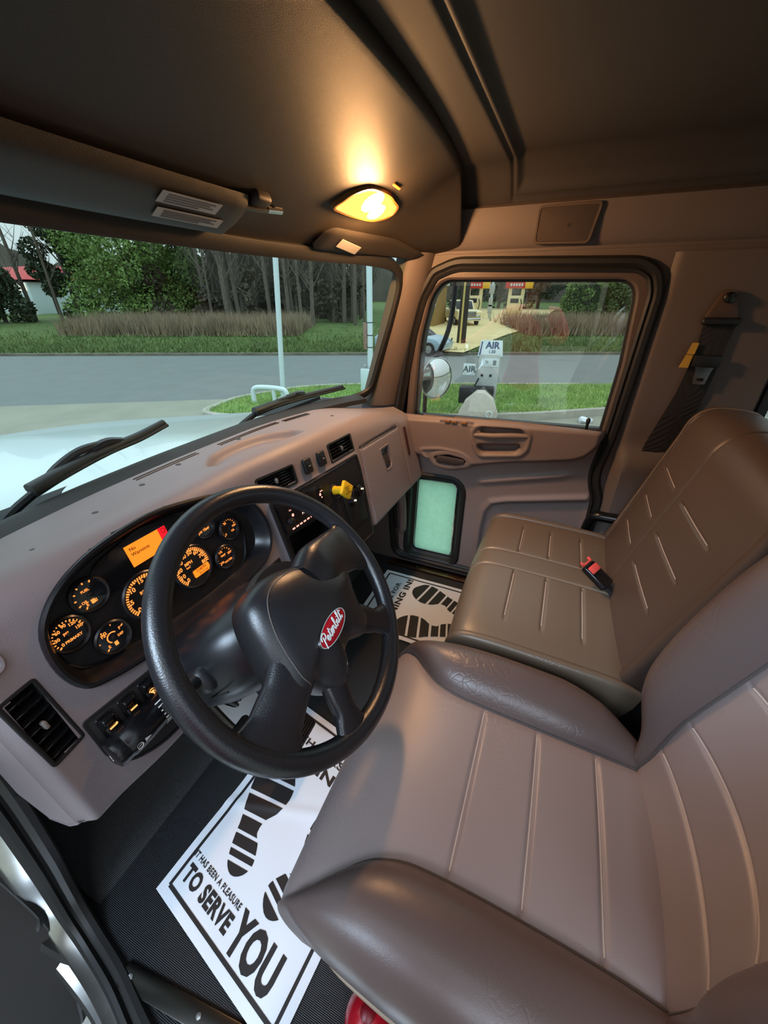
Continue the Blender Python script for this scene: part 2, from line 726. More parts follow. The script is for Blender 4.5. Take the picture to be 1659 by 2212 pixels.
# ceiling with its raised panel and the groove around it
xs = np.concatenate([np.linspace(-.77, -.60, 14), np.linspace(-.58, .58, 50), np.linspace(.59, .745, 30)])
ys = np.concatenate([np.linspace(-.75, .19, 60), np.linspace(.195, .275, 28), np.linspace(.28, .42, 8)])
X, Y = np.meshgrid(xs, ys, indexing='ij')
Z = 1.525 - .10 * sstep(.60, .77, np.abs(X)) ** 1.2
d = np.maximum(Y - .232, np.abs(X) - .712)
Z += .016 * (1 - sstep(-.03, .0, d)) - .0
Z += .007 * np.exp(-(d / .006) ** 2)
obj('ceiling', flip(sheet(np.stack([X, Y, Z], 2))), MT['head'], kind='structure')
obj('roof', boxat(-.80, .78, -.72, .80, 1.56, 1.60, .01), MT['white'], kind='structure')

# overhead console above the windshield
def con(x, v):
    xr = np.abs(x)
    yf = YW(x) - RAKE * .455 - .010
    zf = 1.322
    yr = .335 + .11 * x * x
    zr = 1.502 - .165 * sstep(.56, .745, xr)
    vv = v
    z = zf + (zr - zf) * vv + .018 * np.sin(PI * vv) * (1 - sstep(.5, .74, xr))
    return np.stack([x, yf + (yr - yf) * vv, z], -1)
xs = np.linspace(-.75, .735, 90)
vs = np.linspace(0, 1, 40)
X, V_ = np.meshgrid(xs, vs, indexing='ij')
G = con(X, V_)
edge = []
for x in xs:
    p = con(np.array(x), np.array(1.0))
    edge.append([p + np.array(q) for q in ((0, -.006, .004), (0, -.009, .012), (0, -.008, .02), (0, .0, .04), (0, .05, .05))])
G = np.concatenate([G[:, :1] + np.array([0, .12, .06]), G[:, :1] + np.array([0, .014, .006]), G, np.array(edge)], 1)
obj('overhead_console', sheet(G), MT['console'], label='dark taupe overhead console arching above the windshield', cat='console')
# header filler behind the console edge
obj('trim_1', boxat(-.76, .74, .79, .86, 1.335, 1.57, .01), MT['black'], kind='structure')

# passenger side wall with the door opening
OPEN = [(.612, .03), (.63, .3), (.611, .76), (.558, 1.078), (.526, 1.2), (.479, 1.277), (.40, 1.305), (-.156, 1.292), (-.204, 1.265),
        (-.225, 1.212), (-.216, .76), (-.200, .64), (-.206, .585), (-.232, .53), (-.236, .40), (-.236, .03)]
op = roundpoly(OPEN, [.06, 0, 0, 0, .03, .02, .03, .03, .02, .03, .05, .03, .03, .03, .0, .04], 4)
QW = roundpoly([(-.71, .80), (-.588, .80), (-.588, 1.20), (-.71, 1.20)], .03)
wl = sidevf(.735, plate([(1.04, -.02), (1.04, .78), (.70, .80), (.60, 1.35), (-.74, 1.35), (-.74, -.02)], [offset(op, -.012), QW], -.05, 0))
obj('wall_right', wl, MT['trim'], kind='structure', sharp=30)
# rail between the door opening and the headliner, leaning inwards
G = []
for y in np.linspace(-.74, .50, 30):
    G.append([(.742, y, 1.318), (.734, y, 1.325), (.7345, y, 1.333), (.722, y, 1.345), (.712, y, 1.40), (.71, y, 1.44), (.74, y, 1.46)])
obj('trim_2', sheet(np.array(G)), MT['trim'], kind='structure')

# quarter panel bulge behind the door on the side wall
V_, F_ = [], []
ys = np.linspace(-.56, -.235, 30)
zs = np.linspace(.30, 1.31, 50)
Y, Z = np.meshgrid(ys, zs, indexing='ij')
D = .012 + .035 * sstep(.76, .68, Z + (Y + .3) * .1) * sstep(-.235, -.27, Y)
D *= sstep(-.236, -.25, Y) * .9 + .1
obj('trim_3', sheet(np.stack([.735 - D, Y, Z], 2)), MT['trim'], kind='structure')

# rear wall with its window
obj('wall_rear', flip(xf(frame((0, -.74, 0), (1, 0, 0), (0, 0, 1), (0, -1, 0)), plate(
    [(-.78, -.02), (.75, -.02), (.75, 1.5), (-.78, 1.5)], [roundpoly([(-.55, .80), (.69, .80), (.69, 1.22), (-.55, 1.22)], .06)], 0, .03))), MT['trim'], kind='structure', sharp=30)
rw = roundpoly([(-.55, .80), (.69, .80), (.69, 1.22), (-.55, 1.22)], .06)
w3 = obj('window_3', sidevf(.735, bezel(QW, [(-.008, -.03), (-.010, .004), (.0, .010), (.016, .008), (.020, -.004)])), MT['rubber'], kind='structure')
obj('pane', sidevf(.75, prism(offset(QW, -.004), -.002, .002)), glass('quarter_glass', (.80, .86, .84)), parent=w3)
fr = frame((0, -.725, 0), (1, 0, 0), (0, 0, 1), (0, -1, 0))
w2 = obj('window_2', xf(fr, bezel(rw, [(-.012, -.006), (-.014, .006), (.0, .012), (.022, .010), (.026, -.01)])), MT['rubber'], kind='structure')
obj('pane', xf(fr, prism(offset(rw, -.01), -.002, .002)), glass('rear_glass', (.72, .78, .78)), parent=w2)

# driver side: sill, jamb, rear pillar and header around the open doorway
obj('wall_left', join(boxat(-.80, -.765, -.74, -.36, 0, 1.5, .01), boxat(-.80, -.765, -.36, .60, 1.33, 1.5, .01),
    boxat(-.80, -.75, .80, 1.0, -.3, .86, .01)), MT['trim'], kind='structure')
# A pillar, driver side (beyond the frame) and passenger side
def pillar(s, name):
    G = []
    for t in np.linspace(0, 1, 14):
        z = .80 + .53 * t
        wx, wy = (.672, .698 - .30 * (z - .83)) if s > 0 else (-.73, .80 - .28 * (z - .83))
        dx, dy = (.738, .612 - .26 * max(0, z - .80)) if s > 0 else (-.775, .72 - .26 * (z - .83))
        a, b = np.array([wx, wy, z]), np.array([dx, dy, z])
        m = (a + b) / 2 + np.array([-s * .012, -.012, 0])
        m1 = a * .8 + b * .2 + np.array([-s * .010, -.006, 0])
        m2 = a * .2 + b * .8 + np.array([-s * .010, -.006, 0])
        G.append([a + np.array([0.02 * s, .05, 0]), a, m1, m, m2, b, b + np.array([.03 * s, .03, 0])])
    g = sheet(np.array(G))
    return obj(name, g if s > 0 else flip(g), MT['trim'], kind='structure')
pillar(1, 'trim_4')
pillar(-1, 'trim_5')

# ---------------------------------------------------------------- windshield
def wsp(x, z):
    return np.array([x, float(YW(x)) - RAKE * (z - .845), z])
xs = np.linspace(-.735, .668, 40)
w1 = bpy.data.objects.new('window_1', None)
COL.objects.link(w1)
props(w1, kind='structure')
G = np.array([[wsp(x, z) for z in np.linspace(.80, 1.36, 8)] for x in xs])
obj('pane', sheet(G), glass('windshield_glass', (.76, .90, .86), .35), parent=w1)
# black rubber gasket: wide at the foot, round the corner, along the header
lo = []
for x in np.linspace(-.735, .60, 40):
    z0 = .848
    p = wsp(x, z0)
    lo.append([p + np.array(q) for q in ((0, .012, .004), (0, -.002, .010), (0, -.014, .008), (0, -.034, .0), (0, -.046, -.004), (0, -.05, -.02))])
obj('gasket', flip(sheet(np.array(lo))), MT['rubber'], parent=w1)
pts = [wsp(.55, .852), wsp(.60, .858), wsp(.632, .872), wsp(.645, .90), wsp(.651, 1.0), wsp(.657, 1.1), wsp(.660, 1.19), wsp(.657, 1.24), wsp(.640, 1.270), wsp(.60, 1.283)]
pts += [wsp(x, 1.290) for x in np.linspace(.5, -.735, 14)]
pts = crom(pts, 4)
G = []
for i, p in enumerate(pts):
    t = pts[min(i+1, len(pts)-1)] - pts[max(i-1, 0)]
    t /= np.linalg.norm(t)
    nin = np.array([0, -1, -RAKE]); nin /= np.linalg.norm(nin)
    s = np.cross(nin, t); s /= np.linalg.norm(s)      # across the band, pointing outwards
    if s @ (p - np.array([-.03, .8, 1.07])) < 0:
        s = -s
    wd = .026 if i < 36 else .034
    G.append([p - s*.002 + nin*-.004, p + nin*.008, p + s*.012 + nin*.014, p + s*wd + nin*.012, p + s*(wd+.012) - nin*.01])
obj('gasket', sheet(np.array(G)), MT['rubber'], parent=w1)

# =================================================================== PASSENGER DOOR
door = thing('door_1', (.735, .2, 0), 'taupe moulded passenger door with window, pull pocket and low kick window', '', kind='structure')
GLASS = roundpoly([(.532, .755), (.516, 1.06), (.482, 1.205), (.440, 1.252), (-.165, 1.246), (-.182, 1.0), (-.178, .775)],
                  [.0, .05, .05, .06, .06, .0, .0], 5)
LOWW = roundpoly([(.522, .068), (.312, .070), (.312, .478), (.512, .472)], [.03, .03, .05, .02], 5)
LOWF = offset(LOWW, .038)
# moulded trim panel as a relief over (y, z)
ys = np.arange(-.208, .606, .005)
zs = np.arange(.012, .792, .005)
Y, Z = np.meshgrid(ys, zs, indexing='ij')
bl = pch([-.21, -.178, -.14, -.03, .10, .178, .254, .33, .45, .54, .61], [.79, .735, .682, .647, .622, .604, .585, .574, .585, .612, .63])
ztop = .762 + (.564 - Y) * .038
D = .004 + .040 * sstep(-.004, .016, Z - bl(Y)) * sstep(-.200, -.165, Y)
D -= .012 * sstep(.0, .03, Z - ztop + .03) * 0
D = np.where(Z > ztop - .012, D * (1 - .55 * sstep(-.012, .004, Z - ztop)), D)
D += .010 * np.exp(-((Z - (.509 + (.231 - Y) * .27)) / .012) ** 2) * sstep(.26, .20, Y) * sstep(-.14, -.08, Y)
rec = [(.198, .30), (.190, .38), (.165, .425), (.10, .448), (-.25, .53), (-.25, .05), (.20, .05)]
rd = polydist(rec, Y, Z)
D += .012 * np.exp(-(rd / .014) ** 2) - .008 * (1 - sstep(-.02, .0, rd))
HND = roundpoly([(.487, .632), (.40, .647), (.31, .642), (.268, .620), (.253, .588), (.36, .574), (.445, .588)], .02, 3)
hd = polydist(HND, Y, Z)
D += .006 * np.exp(-(hd / .006) ** 2)
LEV = roundpoly([(.425, .612), (.36, .630), (.29, .620), (.276, .600), (.36, .578), (.41, .583)], .015, 3)
ld = polydist(LEV, Y, Z)
D -= .030 * (1 - sstep(-.010, .0, ld))
PUL = roundpoly([(.273, .738), (.25, .765), (.086, .775), (.055, .75), (.058, .69), (.08, .664), (.232, .640), (.262, .69)], .015, 3)
pd = polydist(PUL, Y, Z)
D += .007 * np.exp(-(pd / .007) ** 2)
PIN = roundpoly([(.250, .690), (.085, .712), (.078, .690), (.10, .668), (.228, .650), (.245, .665)], .012, 3)
D -= .034 * (1 - sstep(-.012, .0, polydist(PIN, Y, Z)))
PTP = roundpoly([(.247, .742), (.240, .760), (.09, .768), (.075, .752), (.082, .738), (.235, .730)], .008, 3)
D -= .024 * (1 - sstep(-.006, .0, polydist(PTP, Y, Z)))
edge = np.minimum.reduce([Y + .208, .606 - Y, Z - .012])
D *= sstep(0, .02, edge)
keep = (polydist(LOWW, Y, Z) > .012) & (Z < ztop + .012)
V_ = np.stack([.735 - D, Y, Z], 2).reshape(-1, 3)
nz_ = len(zs)
F_ = []
for i in range(len(ys) - 1):
    for j in range(nz_ - 1):
        if keep[i, j] and keep[i+1, j] and keep[i, j+1] and keep[i+1, j+1]:
            F_.append((i*nz_+j, i*nz_+j+1, (i+1)*nz_+j+1, (i+1)*nz_+j))
obj('trim_panel', (V_, F_), MT['door'], door, sharp=180)
obj('door_skin', sidevf(.785, plate(offset(op, -.02), [offset(GLASS, -.006), offset(LOWW, -.006)], -.01, .012)), MT['black'], door)
# frame round the glass (lit taupe lip) and the dark channel
gf = [( .0, -.03), (.0, .02), (.006, .026), (.028, .026), (.034, .02), (.036, -.01)]
obj('window_frame', sidevf(.757, bezel(GLASS, gf)), M('brown_window_frame', (92, 78, 70), .45), door)
obj('window_channel', sidevf(.768, bezel(GLASS, [(-.006, -.01), (-.008, .012), (.003, .015), (.003, -.01)])), MT['rubber'], door)
obj('belt_strip', sidevf(.735, boxat(-.178, .535, 0, 0, 0, 0) if False else tube([(.535, .762, .012), (.3, .770, .012), (0, .778, .012), (-.178, .784, .012)], .006, 8)), MT['rubber'], door)
pv = sidevf(.772, prism(offset(GLASS, .008), -.002, .002))
P = pv[0].copy()
P[:, 0] += (P[:, 1] - .18) * -.06
obj('pane', (P, pv[1]), glass('side_glass', (.88, .92, .88), 1.35), door)
# rubber seal round the door opening
sl = crom([(y, z, 0) for y, z in op[::1]], 1, True)
obj('door_seal', sidevf(.735, bezel(op, [(-.030, -.01), (-.030, .010), (-.022, .016), (-.016, .011), (-.008, .020), (.004, .020), (.012, .012), (.014, -.004)])), MT['rubber'], door)
# low kick window
lf = obj('kick_window_frame', sidevf(.735, bezel(LOWW, [(-.002, -.035), (-.002, -.02), (.010, -.012), (.012, .004), (.016, .012), (.030, .014), (.038, .008), (.040, -.004)])), MT['rubber'], door)
obj('kick_pane', sidevf(.768, prism(offset(LOWW, .004), -.002, .002)), glass('kick_glass', (.66, .95, .78), 1.0, ((.68, .95, .79), 1.0, 16)), lf)
obj('bright_edge', sidevf(.765, bezel(offset(LOWW, -.004), [(0, 0), (-.003, .006), (-.007, .006), (-.009, 0)])), MT['chrome'], lf)
# inside handle
hl = obj('handle_bezel', sidevf(.690, bezel(LEV, [(-.004, -.004), (.0, .003), (.010, .005), (.018, .001)])), MT['door'], door)
lv = xf(frame((.688, .35, .603), (0, 1, 0), (0, -.15, 1), (-1, .0, 0)), prism(roundpoly([(-.062, -.012), (.052, -.016), (.064, .002), (.05, .015), (-.03, .018), (-.062, .008)], .008), -.012, .006, .004))
obj('release_lever', lv, M('dark_brown_lever', (66, 56, 52), .4), door)
obj('lever_well', sidevf(.712, prism(LEV, -.002, .0)), MT['black'], door)
# power window switches on the ledge
sw = obj('switch_plate', sidevf(.696, prism(roundpoly([(.410, .757), (.404, .770), (.275, .775), (.266, .762), (.275, .754)], .008), -.006, .004, .002)), MT['door'], door)
for k, (y0, y1) in enumerate(((.385, .362), (.358, .335), (.318, .296))):
    obj('window_switch', sidevf(.690, boxat(y1, y0, .7615, .7715, -.002, .005, .002)), M('bronze_switch', (150, 104, 60), .3) if k == 0 else bpy.data.materials['bronze_switch'], sw)
obj('lock_knob', xf(zframe((.722, -.125, .775), (0, 0, 1)), lathe([(.005, 0), (.005, .03), (.007, .034), (.007, .046), (.004, .05)], 12, True, True)), MT['black'], door)
# curved grab moulding ahead of the kick window
gr = crom([(.735, .60, .40), (.712, .575, .41), (.690, .556, .36), (.690, .552, .29), (.700, .556, .21), (.735, .585, .18)], 6)
obj('grab_bar', tube(gr, .018, 12, flat=.8), MT['door'], door)
obj('pull_bar', sidevf(.695, tube([(.262, .722, .0), (.20, .727, .004), (.12, .738, .004), (.062, .742, 0)], [.009, .011, .011, .009], 10)), MT['door'], door)
# aluminium threshold under the door
th = thing('threshold', (.70, .25, 0), 'bronze-tinted metal threshold strip with screws under the passenger door', 'threshold')
obj('strip', boxat(.672, .722, -.30, .62, 0, .012, .004), M('bronze_threshold', (120, 92, 72), .3, 1, var=(20, .2)), th)
for y in (.31, .47, .13):
    obj('screw', xf(frame((.697, y, .012), (1, 0, 0), (0, 1, 0)), lathe([(.007, 0), (.006, .002), (.003, .003)], 12, False, True)), MT['dsteel'], th)

# speaker in the rail above the door
sp = thing('speaker', (.716, .067, 1.384), 'dark rounded speaker grille on the rail above the passenger door', 'speaker')
fm = frame((.7105, .067, 1.386), (0, -1, 0), (-.05, 0, 1))
so = roundpoly([(-.088, -.046), (.070, -.050), (.088, .050), (-.086, .050)], .016, 4)
obj('frame', xf(fm, bezel(so, [(-.008, .004), (-.006, .007), (-.001, .007), (.001, -.003)])), M('brown_speaker_frame', (84, 70, 60), .5), sp)
obj('grille', xf(fm, prism(offset(so, -.004), -.004, .005, .004)), M('brown_speaker_grille', (70, 58, 50), .7, bump=(900, .8)), sp)
obj('badge', xf(fm, mv(lathe([(.0045, 0), (.004, .0015)], 12, False, True), (.005, -.002, .005))), MT['chrome'], sp)

# seat belt on the side wall
sb = thing('seat_belt', (.70, -.39, .9), 'black seat belt hanging from its anchor on the wall behind the passenger door', 'seat belt')
fb = frame((.715, -.395, 1.195), (0, -1, 0), (0, 0, 1))
an = roundpoly([(-.022, .020), (.012, .022), (.036, -.052), (-.045, -.052)], .012, 3)
ao = obj('anchor_plate', xf(fb, prism(an, 0, .008, .003)), M('brown_anchor', (86, 66, 50), .45), sb)
obj('anchor_bolt', xf(fb, mv(lathe([(.014, 0), (.014, .008), (.009, .012)], 16, False, True), (-.004, .002, .008))), MT['dsteel'], ao)
obj('belt_guide', xf(fb, mv(rbox(.092, .020, .018, .007, 3), (-.003, -.058, .010))), MT['black'], sb)
G = []
for (y, z, w, dx) in ((-.396, 1.145, .040, .018), (-.394, 1.08, .036, .022), (-.392, 1.0, .036, .022), (-.388, .93, .038, .020), (-.378, .86, .042, .016), (-.36, .76, .046, .02), (-.345, .62, .046, .03), (-.33, .5, .046, .03)):
    G.append([(.735 - dx, y + w, z), (.733 - dx, y, z), (.735 - dx, y - w, z), (.737 - dx, y - w, z), (.737 - dx, y + w, z)])
obj('webbing', sheet(np.array(G), cv=True), MT['webbing'], sb)
lb = frame((.705, -.352, 1.06), (0, -1, 0), (0, .12, 1))
lo_ = obj('yellow_tag', xf(lb, join(prism(roundpoly([(-.014, -.012), (.006, -.012), (.008, .020), (-.008, .020)], .002), 0, .001),
    prism([(-.022, -.050), (.002, -.050), (.004, -.014), (-.014, -.014)], 0, .0012))), M('yellow_tag', (206, 160, 60), .6), sb, label='yellow printed tag')
tg = frame((.704, -.394, 1.005), (0, -1, 0), (0, .05, 1))
tn = obj('latch_tongue', xf(tg, plate(roundpoly([(-.016, -.040), (.016, -.040), (.020, .0), (.026, .016), (-.026, .016), (-.020, 0)], .005), [[(-.009, -.031), (.009, -.031), (.009, -.022), (-.009, -.022)]], 0, .003)), MT['chrome'], sb, label='chrome latch tongue')
obj('tongue_cover', xf(tg, mv(rbox(.07, .034, .012, .005, 2), (0, .026, .003))), MT['black'], tn)
# lower anchor cover by the seat
rt = thing('belt_retractor', (.69, -.25, .42), 'black belt retractor arm low behind the passenger seat', 'seat belt')
obj('arm', tube(crom([(.715, -.215, .38), (.70, -.22, .44), (.69, -.235, .468), (.68, -.27, .475), (.67, -.31, .48)], 5), [.02]*21, 10), MT['blackgloss'], rt)

# =================================================================== DASHBOARD
TAN = math.tan(rad(15))
YF = pch([-.745, -.65, -.4, -.15, -.04, .1, .3, .5, .62, .70], [.605, .619, .62, .619, .604, .59, .575, .558, .545, .53])
ZT = pch([-.745, -.3, .2, .4, .6, .70], [.85, .85, .842, .828, .80, .77])
ZB = pch([-.745, -.55, -.3, .2, .6, .70], [.462, .438, .438, .462, .484, .50])
def face(x, z):
    return np.array([x, float(YF(x)) + TAN * (z - .72), z])
def ff(x, z, off=0.0):
    """frame on the dashboard face: X right, Y up, Z towards the driver"""
    e = 1e-3
    tx = face(x+e, z) - face(x-e, z)
    tx /= np.linalg.norm(tx)
    ty = np.array([0, TAN, 1.])
    n = np.cross(tx, ty)
    n /= np.linalg.norm(n)
    return frame(face(x, z) + n*off, tx, ty, n)

dash = thing('dashboard', (0, .62, .45), 'taupe moulded dashboard across the cab below the windshield', 'dashboard')

CLU = crom([(-.629, .755), (-.602, .792), (-.558, .818), (-.496, .835), (-.405, .842), (-.327, .832), (-.24, .810), (-.185, .775), (-.155, .73),
            (-.150, .673), (-.176, .632), (-.237, .612), (-.34, .607), (-.446, .613), (-.530, .626), (-.590, .639), (-.622, .655), (-.636, .70)], 4, True)
STK = roundpoly([(-.118, .733), (.286, .733), (.288, .69), (.262, .455), (-.10, .455), (-.116, .553)], .006, 2)
LV = [(-.709, .588), (-.664, .588), (-.664, .713), (-.709, .713)]
CV = [(-.134, .752), (-.006, .752), (-.006, .800), (-.134, .800)]
RV = [(.158, .750), (.288, .750), (.288, .803), (.158, .803)]
GLV = [(.322, .744), (.612, .748), (.612, .486), (.285, .462)]
LAT = roundpoly([(.438, .702), (.500, .704), (.500, .640), (.485, .622), (.450, .622)], [.003, .003, .02, .02, .006], 4)
TRAY = crom([(-.19, .715), (-.165, .752), (-.118, .780), (-.03, .790), (.06, .775), (.13, .728), (.15, .690), (.13, .668), (0, .672), (-.12, .690)], 4, True)

def dash_profile(x):
    f = lambda z: float(YF(x)) + TAN * (z - .72)
    zt, zb, yw = float(ZT(x)), float(ZB(x)), float(YW(x)) - .034
    K = np.array([f(zt), zt])
    B = np.array([yw, .846 if x < .35 else .846 - .05 * float(sstep(.35, .70, x))])
    top = B - K
    L = np.linalg.norm(top)
    A = K + top / L * min(.05, L * .45)
    Pt = np.array([f(zt - .055), zt - .055])
    Pb = np.array([f(zb + .012), zb + .012])
    U = np.array([f(zb) + .016, zb - .004])
    out, tag = [], []
    for t in np.linspace(0, 1, 34)[:-1]:
        out.append(B + (A - B) * t); tag.append(0)
    for t in np.linspace(0, 1, 12)[:-1]:
        out.append((1-t)**2*A + 2*t*(1-t)*K + t*t*Pt); tag.append(1)
    for t in np.linspace(0, 1, 76)[:-1]:
        out.append(Pt + (Pb - Pt) * t); tag.append(2)
    for t in np.linspace(0, 1, 5):
        q = np.array([f(zb), zb])
        out.append((1-t)**2*Pb + 2*t*(1-t)*q + t*t*U); tag.append(3)
    out.append(U + np.array([.10, .0])); tag.append(3)
    return np.array(out), np.array(tag)

xs = np.concatenate([np.linspace(-.728, -.69, 10), np.arange(-.684, .684, .0055), np.linspace(.686, .706, 8)])
rows = [dash_profile(x) for x in xs]
YZ = np.array([r[0] for r in rows])
TG = rows[0][1]
X = np.repeat(xs[:, None], YZ.shape[1], 1)
P = np.stack([X, YZ[:, :, 0], YZ[:, :, 1]], 2)
# normals for relief
dx_ = np.gradient(P, axis=0); ds_ = np.gradient(P, axis=1)
N = np.cross(ds_, dx_)
N /= np.maximum(np.linalg.norm(N, axis=2, keepdims=True), 1e-9)
if N[100, 10, 2] < 0:
    N = -N
fx, fz = P[:, :, 0], P[:, :, 2]
rel = np.zeros(fx.shape)
onface = (TG >= 1)[None, :] & np.ones_like(fx, bool)
ontop = (TG == 0)[None, :] & np.ones_like(fx, bool)
gd = polydist(GLV, fx, fz)
rel += np.where(onface, -.006 * np.exp(-(gd / .0035) ** 2), 0)
rel += np.where(onface, .004 * (1 - sstep(-.012, 0, gd)), 0)
td = polydist(TRAY, fx, P[:, :, 1])
rel += np.where(ontop, -.022 * (1 - sstep(-.020, .0, td)), 0)
sd = polydist(STK, fx, fz)
rel += np.where(onface, .003 * np.exp(-(sd / .008) ** 2), 0)
# end rounding
rel += -.02 * (1 - sstep(0, .02, fx + .728)) * 1.0
P2 = P + N * rel[:, :, None]
P2[:, :, 0] = P[:, :, 0] + N[:, :, 0] * rel * .3
hole = onface & ((polydist(CLU, fx, fz) < -.005) | (sd < -.005))
for q in (LV, CV, RV, list(LAT)):
    hole |= onface & (polydist(q, fx, fz) < -.0055)
n, m = fx.shape
F_ = []
for i in range(n - 1):
    for j in range(m - 1):
        if not (hole[i, j] or hole[i+1, j] or hole[i, j+1] or hole[i+1, j+1]):
            F_.append((i*m+j, (i+1)*m+j, (i+1)*m+j+1, i*m+j+1))
V_ = P2.reshape(-1, 3)
shell = (V_, F_)
# end caps that close the shell towards the firewall
caps = []
for i, xc in ((0, -.742), (n-1, .712)):
    L_ = P2[i]
    G = [L_, L_ * .5 + np.stack([np.full(m, xc), L_[:, 1] + .012, L_[:, 2]], 1) * .5 + [0, .004, 0], np.stack([np.full(m, xc), np.minimum(L_[:, 1] + .05, .80), L_[:, 2]], 1), np.stack([np.full(m, xc), np.full(m, .84), np.clip(L_[:, 2], .46, .84)], 1)]
    G = np.array(G)
    caps.append(sheet(G) if i else flip(sheet(G)))
obj('shell', join(shell, *caps), MT['dash'], dash, sharp=50)

# defrost slots along the windshield and trim plugs
for (x0, x1, k) in ((-.31, -.13, 0), (-.06, .18, 1), (.20, .31, 2)):
    pts = [(x, float(YW(x)) - .062 - .004*k, .8475 - .02 * float(sstep(.3, .5, x))) for x in np.linspace(x0, x1, 12)]
    for dy in (-.005, .005):
        obj('defrost_slot', tube(np.array(pts) + [0, dy, -.0006], .0015, 6), MT['black'], dash)
for x, y in ((-.561, .715), (-.442, .744), (-.322, .774), (-.207, .798), (.001, .800), (.343, .695)):
    obj('trim_plug', mv(lathe([(.007, 0), (.006, .002), (.003, .0026)], 12, False, True), (x, y, .846 if x < .3 else .838)), M('brown_plug', (62, 54, 50), .5) if x < -.55 else bpy.data.materials['brown_plug'], dash)

# ------------------------------------------------------------- instrument cluster
cf = ff(-.39, .72)
def clu2(poly, off=0):
    """outline given on the face (x, z) -> the cluster's own plane"""
    inv = np.linalg.inv(cf)
    out = []
    for x, z in poly:
        p = face(x, z)
        q = inv[:3, :3] @ p + inv[:3, 3]
        out.append(q[:2])
    return np.array(out)
C2 = clu2(CLU)
cl = obj('instrument_cluster', xf(cf, bezel(C2, [(.005, -.004), (.006, .002), (.005, .006), (.001, .008), (-.004, .006), (-.010, -.008), (-.016, -.024), (-.020, -.030)])), MT['bezel'], dash)
obj('cluster_face', xf(cf, mv(prism(offset(C2, -.016), -.004, 0), (0, 0, -.030))), MT['black'], cl)
# lower step of the bowl
stp = crom([tuple(p) for p in clu2([(-.62, .690), (-.595, .660), (-.522, .635), (-.433, .626), (-.293, .622), (-.232, .638), (-.206, .679), (-.20, .735), (-.225, .765)])], 5)
obj('bezel_step', xf(cf, tube([(x, y, -.029) for x, y in stp], .003, 8)), MT['bezel'], cl)
def cp(x, z, off):
    """frame on the cluster plane, z towards the driver"""
    p = clu2([(x, z)])[0]
    q = cf[:3, :3] @ np.array([p[0], p[1], off]) + cf[:3, 3]
    return frame(q, cf[:3, 0], cf[:3, 1], cf[:3, 2])
# dark lens that holds the display
scr = clu2([(-.548, .762), (-.515, .806), (-.42, .826), (-.33, .812), (-.30, .772), (-.33, .752), (-.50, .742)])
obj('display_lens', xf(cf, mv(prism(roundpoly([tuple(p) for p in scr], .02, 4), 0, .004, .002), (0, 0, -.030))), MT['blackgloss'], cl)
dp = obj('warning_display', xf(cp(-.413, .786, -.0255), prism([(-.046, -.021), (.040, -.021), (.040, .021), (-.046, .021)], 0, .001)), MT['screen'], cl, label='orange backlit message display')
dp2 = obj('warning_lamp', xf(cp(-.413, .786, -.0255), prism([(.024, -.021), (.0405, -.021), (.0405, .021), (.024, .021)], 0, .0014)), MT['screenred'], cl, label='red lit end of the display')
for s_, v in (('No', .012), ('Warnings', .0015)):
    obj('lettering', xf(cp(-.413, .786, -.0235), mv(text(s_, .0068, .02, align='LEFT'), (-.040, v, 0))), MT['screentext'], cl)
hexa = [(.0335 + .005*math.cos(a), .014 + .005*math.sin(a)) for a in np.linspace(0, 2*PI, 7)[:-1]]
obj('warning_symbol', xf(cp(-.413, .786, -.0237), join(bezel(hexa, [(-.0006, 0), (.0006, .0004)]), mv(text('!', .005), (.0335, .014, 0)))), M('dark_red_mark', (120, 0, 20), .5), cl)

def gauge(x, z, r, a0, a1, nt, nums, need, icon=None, second=None, dialmat=None, numr=.62):
    f = cp(x, z, -.030)
    g = obj('gauge', xf(f, lathe([(r + .004, 0), (r + .004, .007), (r + .001, .0095), (r - .002, .008), (r - .003, .003)], 40)), MT['bezel'], dash)
    obj('dial', xf(f, mv(lathe([(r - .001, 0), (.0005, .0001)], 40, False, True), (0, 0, .003))), dialmat or MT['dial'], g)
    parts = []
    for i in range(nt):
        a = rad(a0 + (a1 - a0) * i / (nt - 1))
        c, s = math.cos(a), math.sin(a)
        big = nums and i % max(1, (nt - 1) // max(1, len(nums) - 1)) == 0
        l = r * (.22 if big else .16)
        t = frame((c * r * .86, s * r * .86, .0036), (c, s, 0), (-s, c, 0))
        parts.append(xf(t, prism([(-l/2, -r*.03 - (.0003 if big else 0)), (l/2, -r*.03 - (.0003 if big else 0)), (l/2, r*.03 + (.0003 if big else 0)), (-l/2, r*.03 + (.0003 if big else 0))], 0, .0003)))
    for i, s_ in enumerate(nums):
        a = rad(a0 + (a1 - a0) * i / max(1, len(nums) - 1))
        parts.append(mv(text(s_, r * .20, .03), (math.cos(a) * r * numr, math.sin(a) * r * numr, .0038)))
    if second:
        for s_, u, v, h in second:
            parts.append(mv(text(s_, r * h * 1.15, .03), (u * r, v * r, .0038)))
    if icon:
        for vf in icon:
            V = np.asarray(vf[0]) * [r, r, 1]
            parts.append((V + [0, 0, .0038], vf[1]))
    obj('markings', xf(f, join(*parts)), MT['amberd'], g)
    a = rad(need)
    t = frame((0, 0, .0048), (math.cos(a), math.sin(a), 0), (-math.sin(a), math.cos(a), 0))
    obj('needle', xf(t, prism([(-r*.30, -r*.055), (r*.84, -r*.03), (r*.84, r*.03), (-r*.30, r*.055)], 0, .0014)), MT['amber'], g)
    obj('needle_hub', xf(f, mv(lathe([(r*.14, 0), (r*.13, .003), (r*.06, .004)], 16, False, True), (0, 0, .004))), MT['black'], g)
    return g
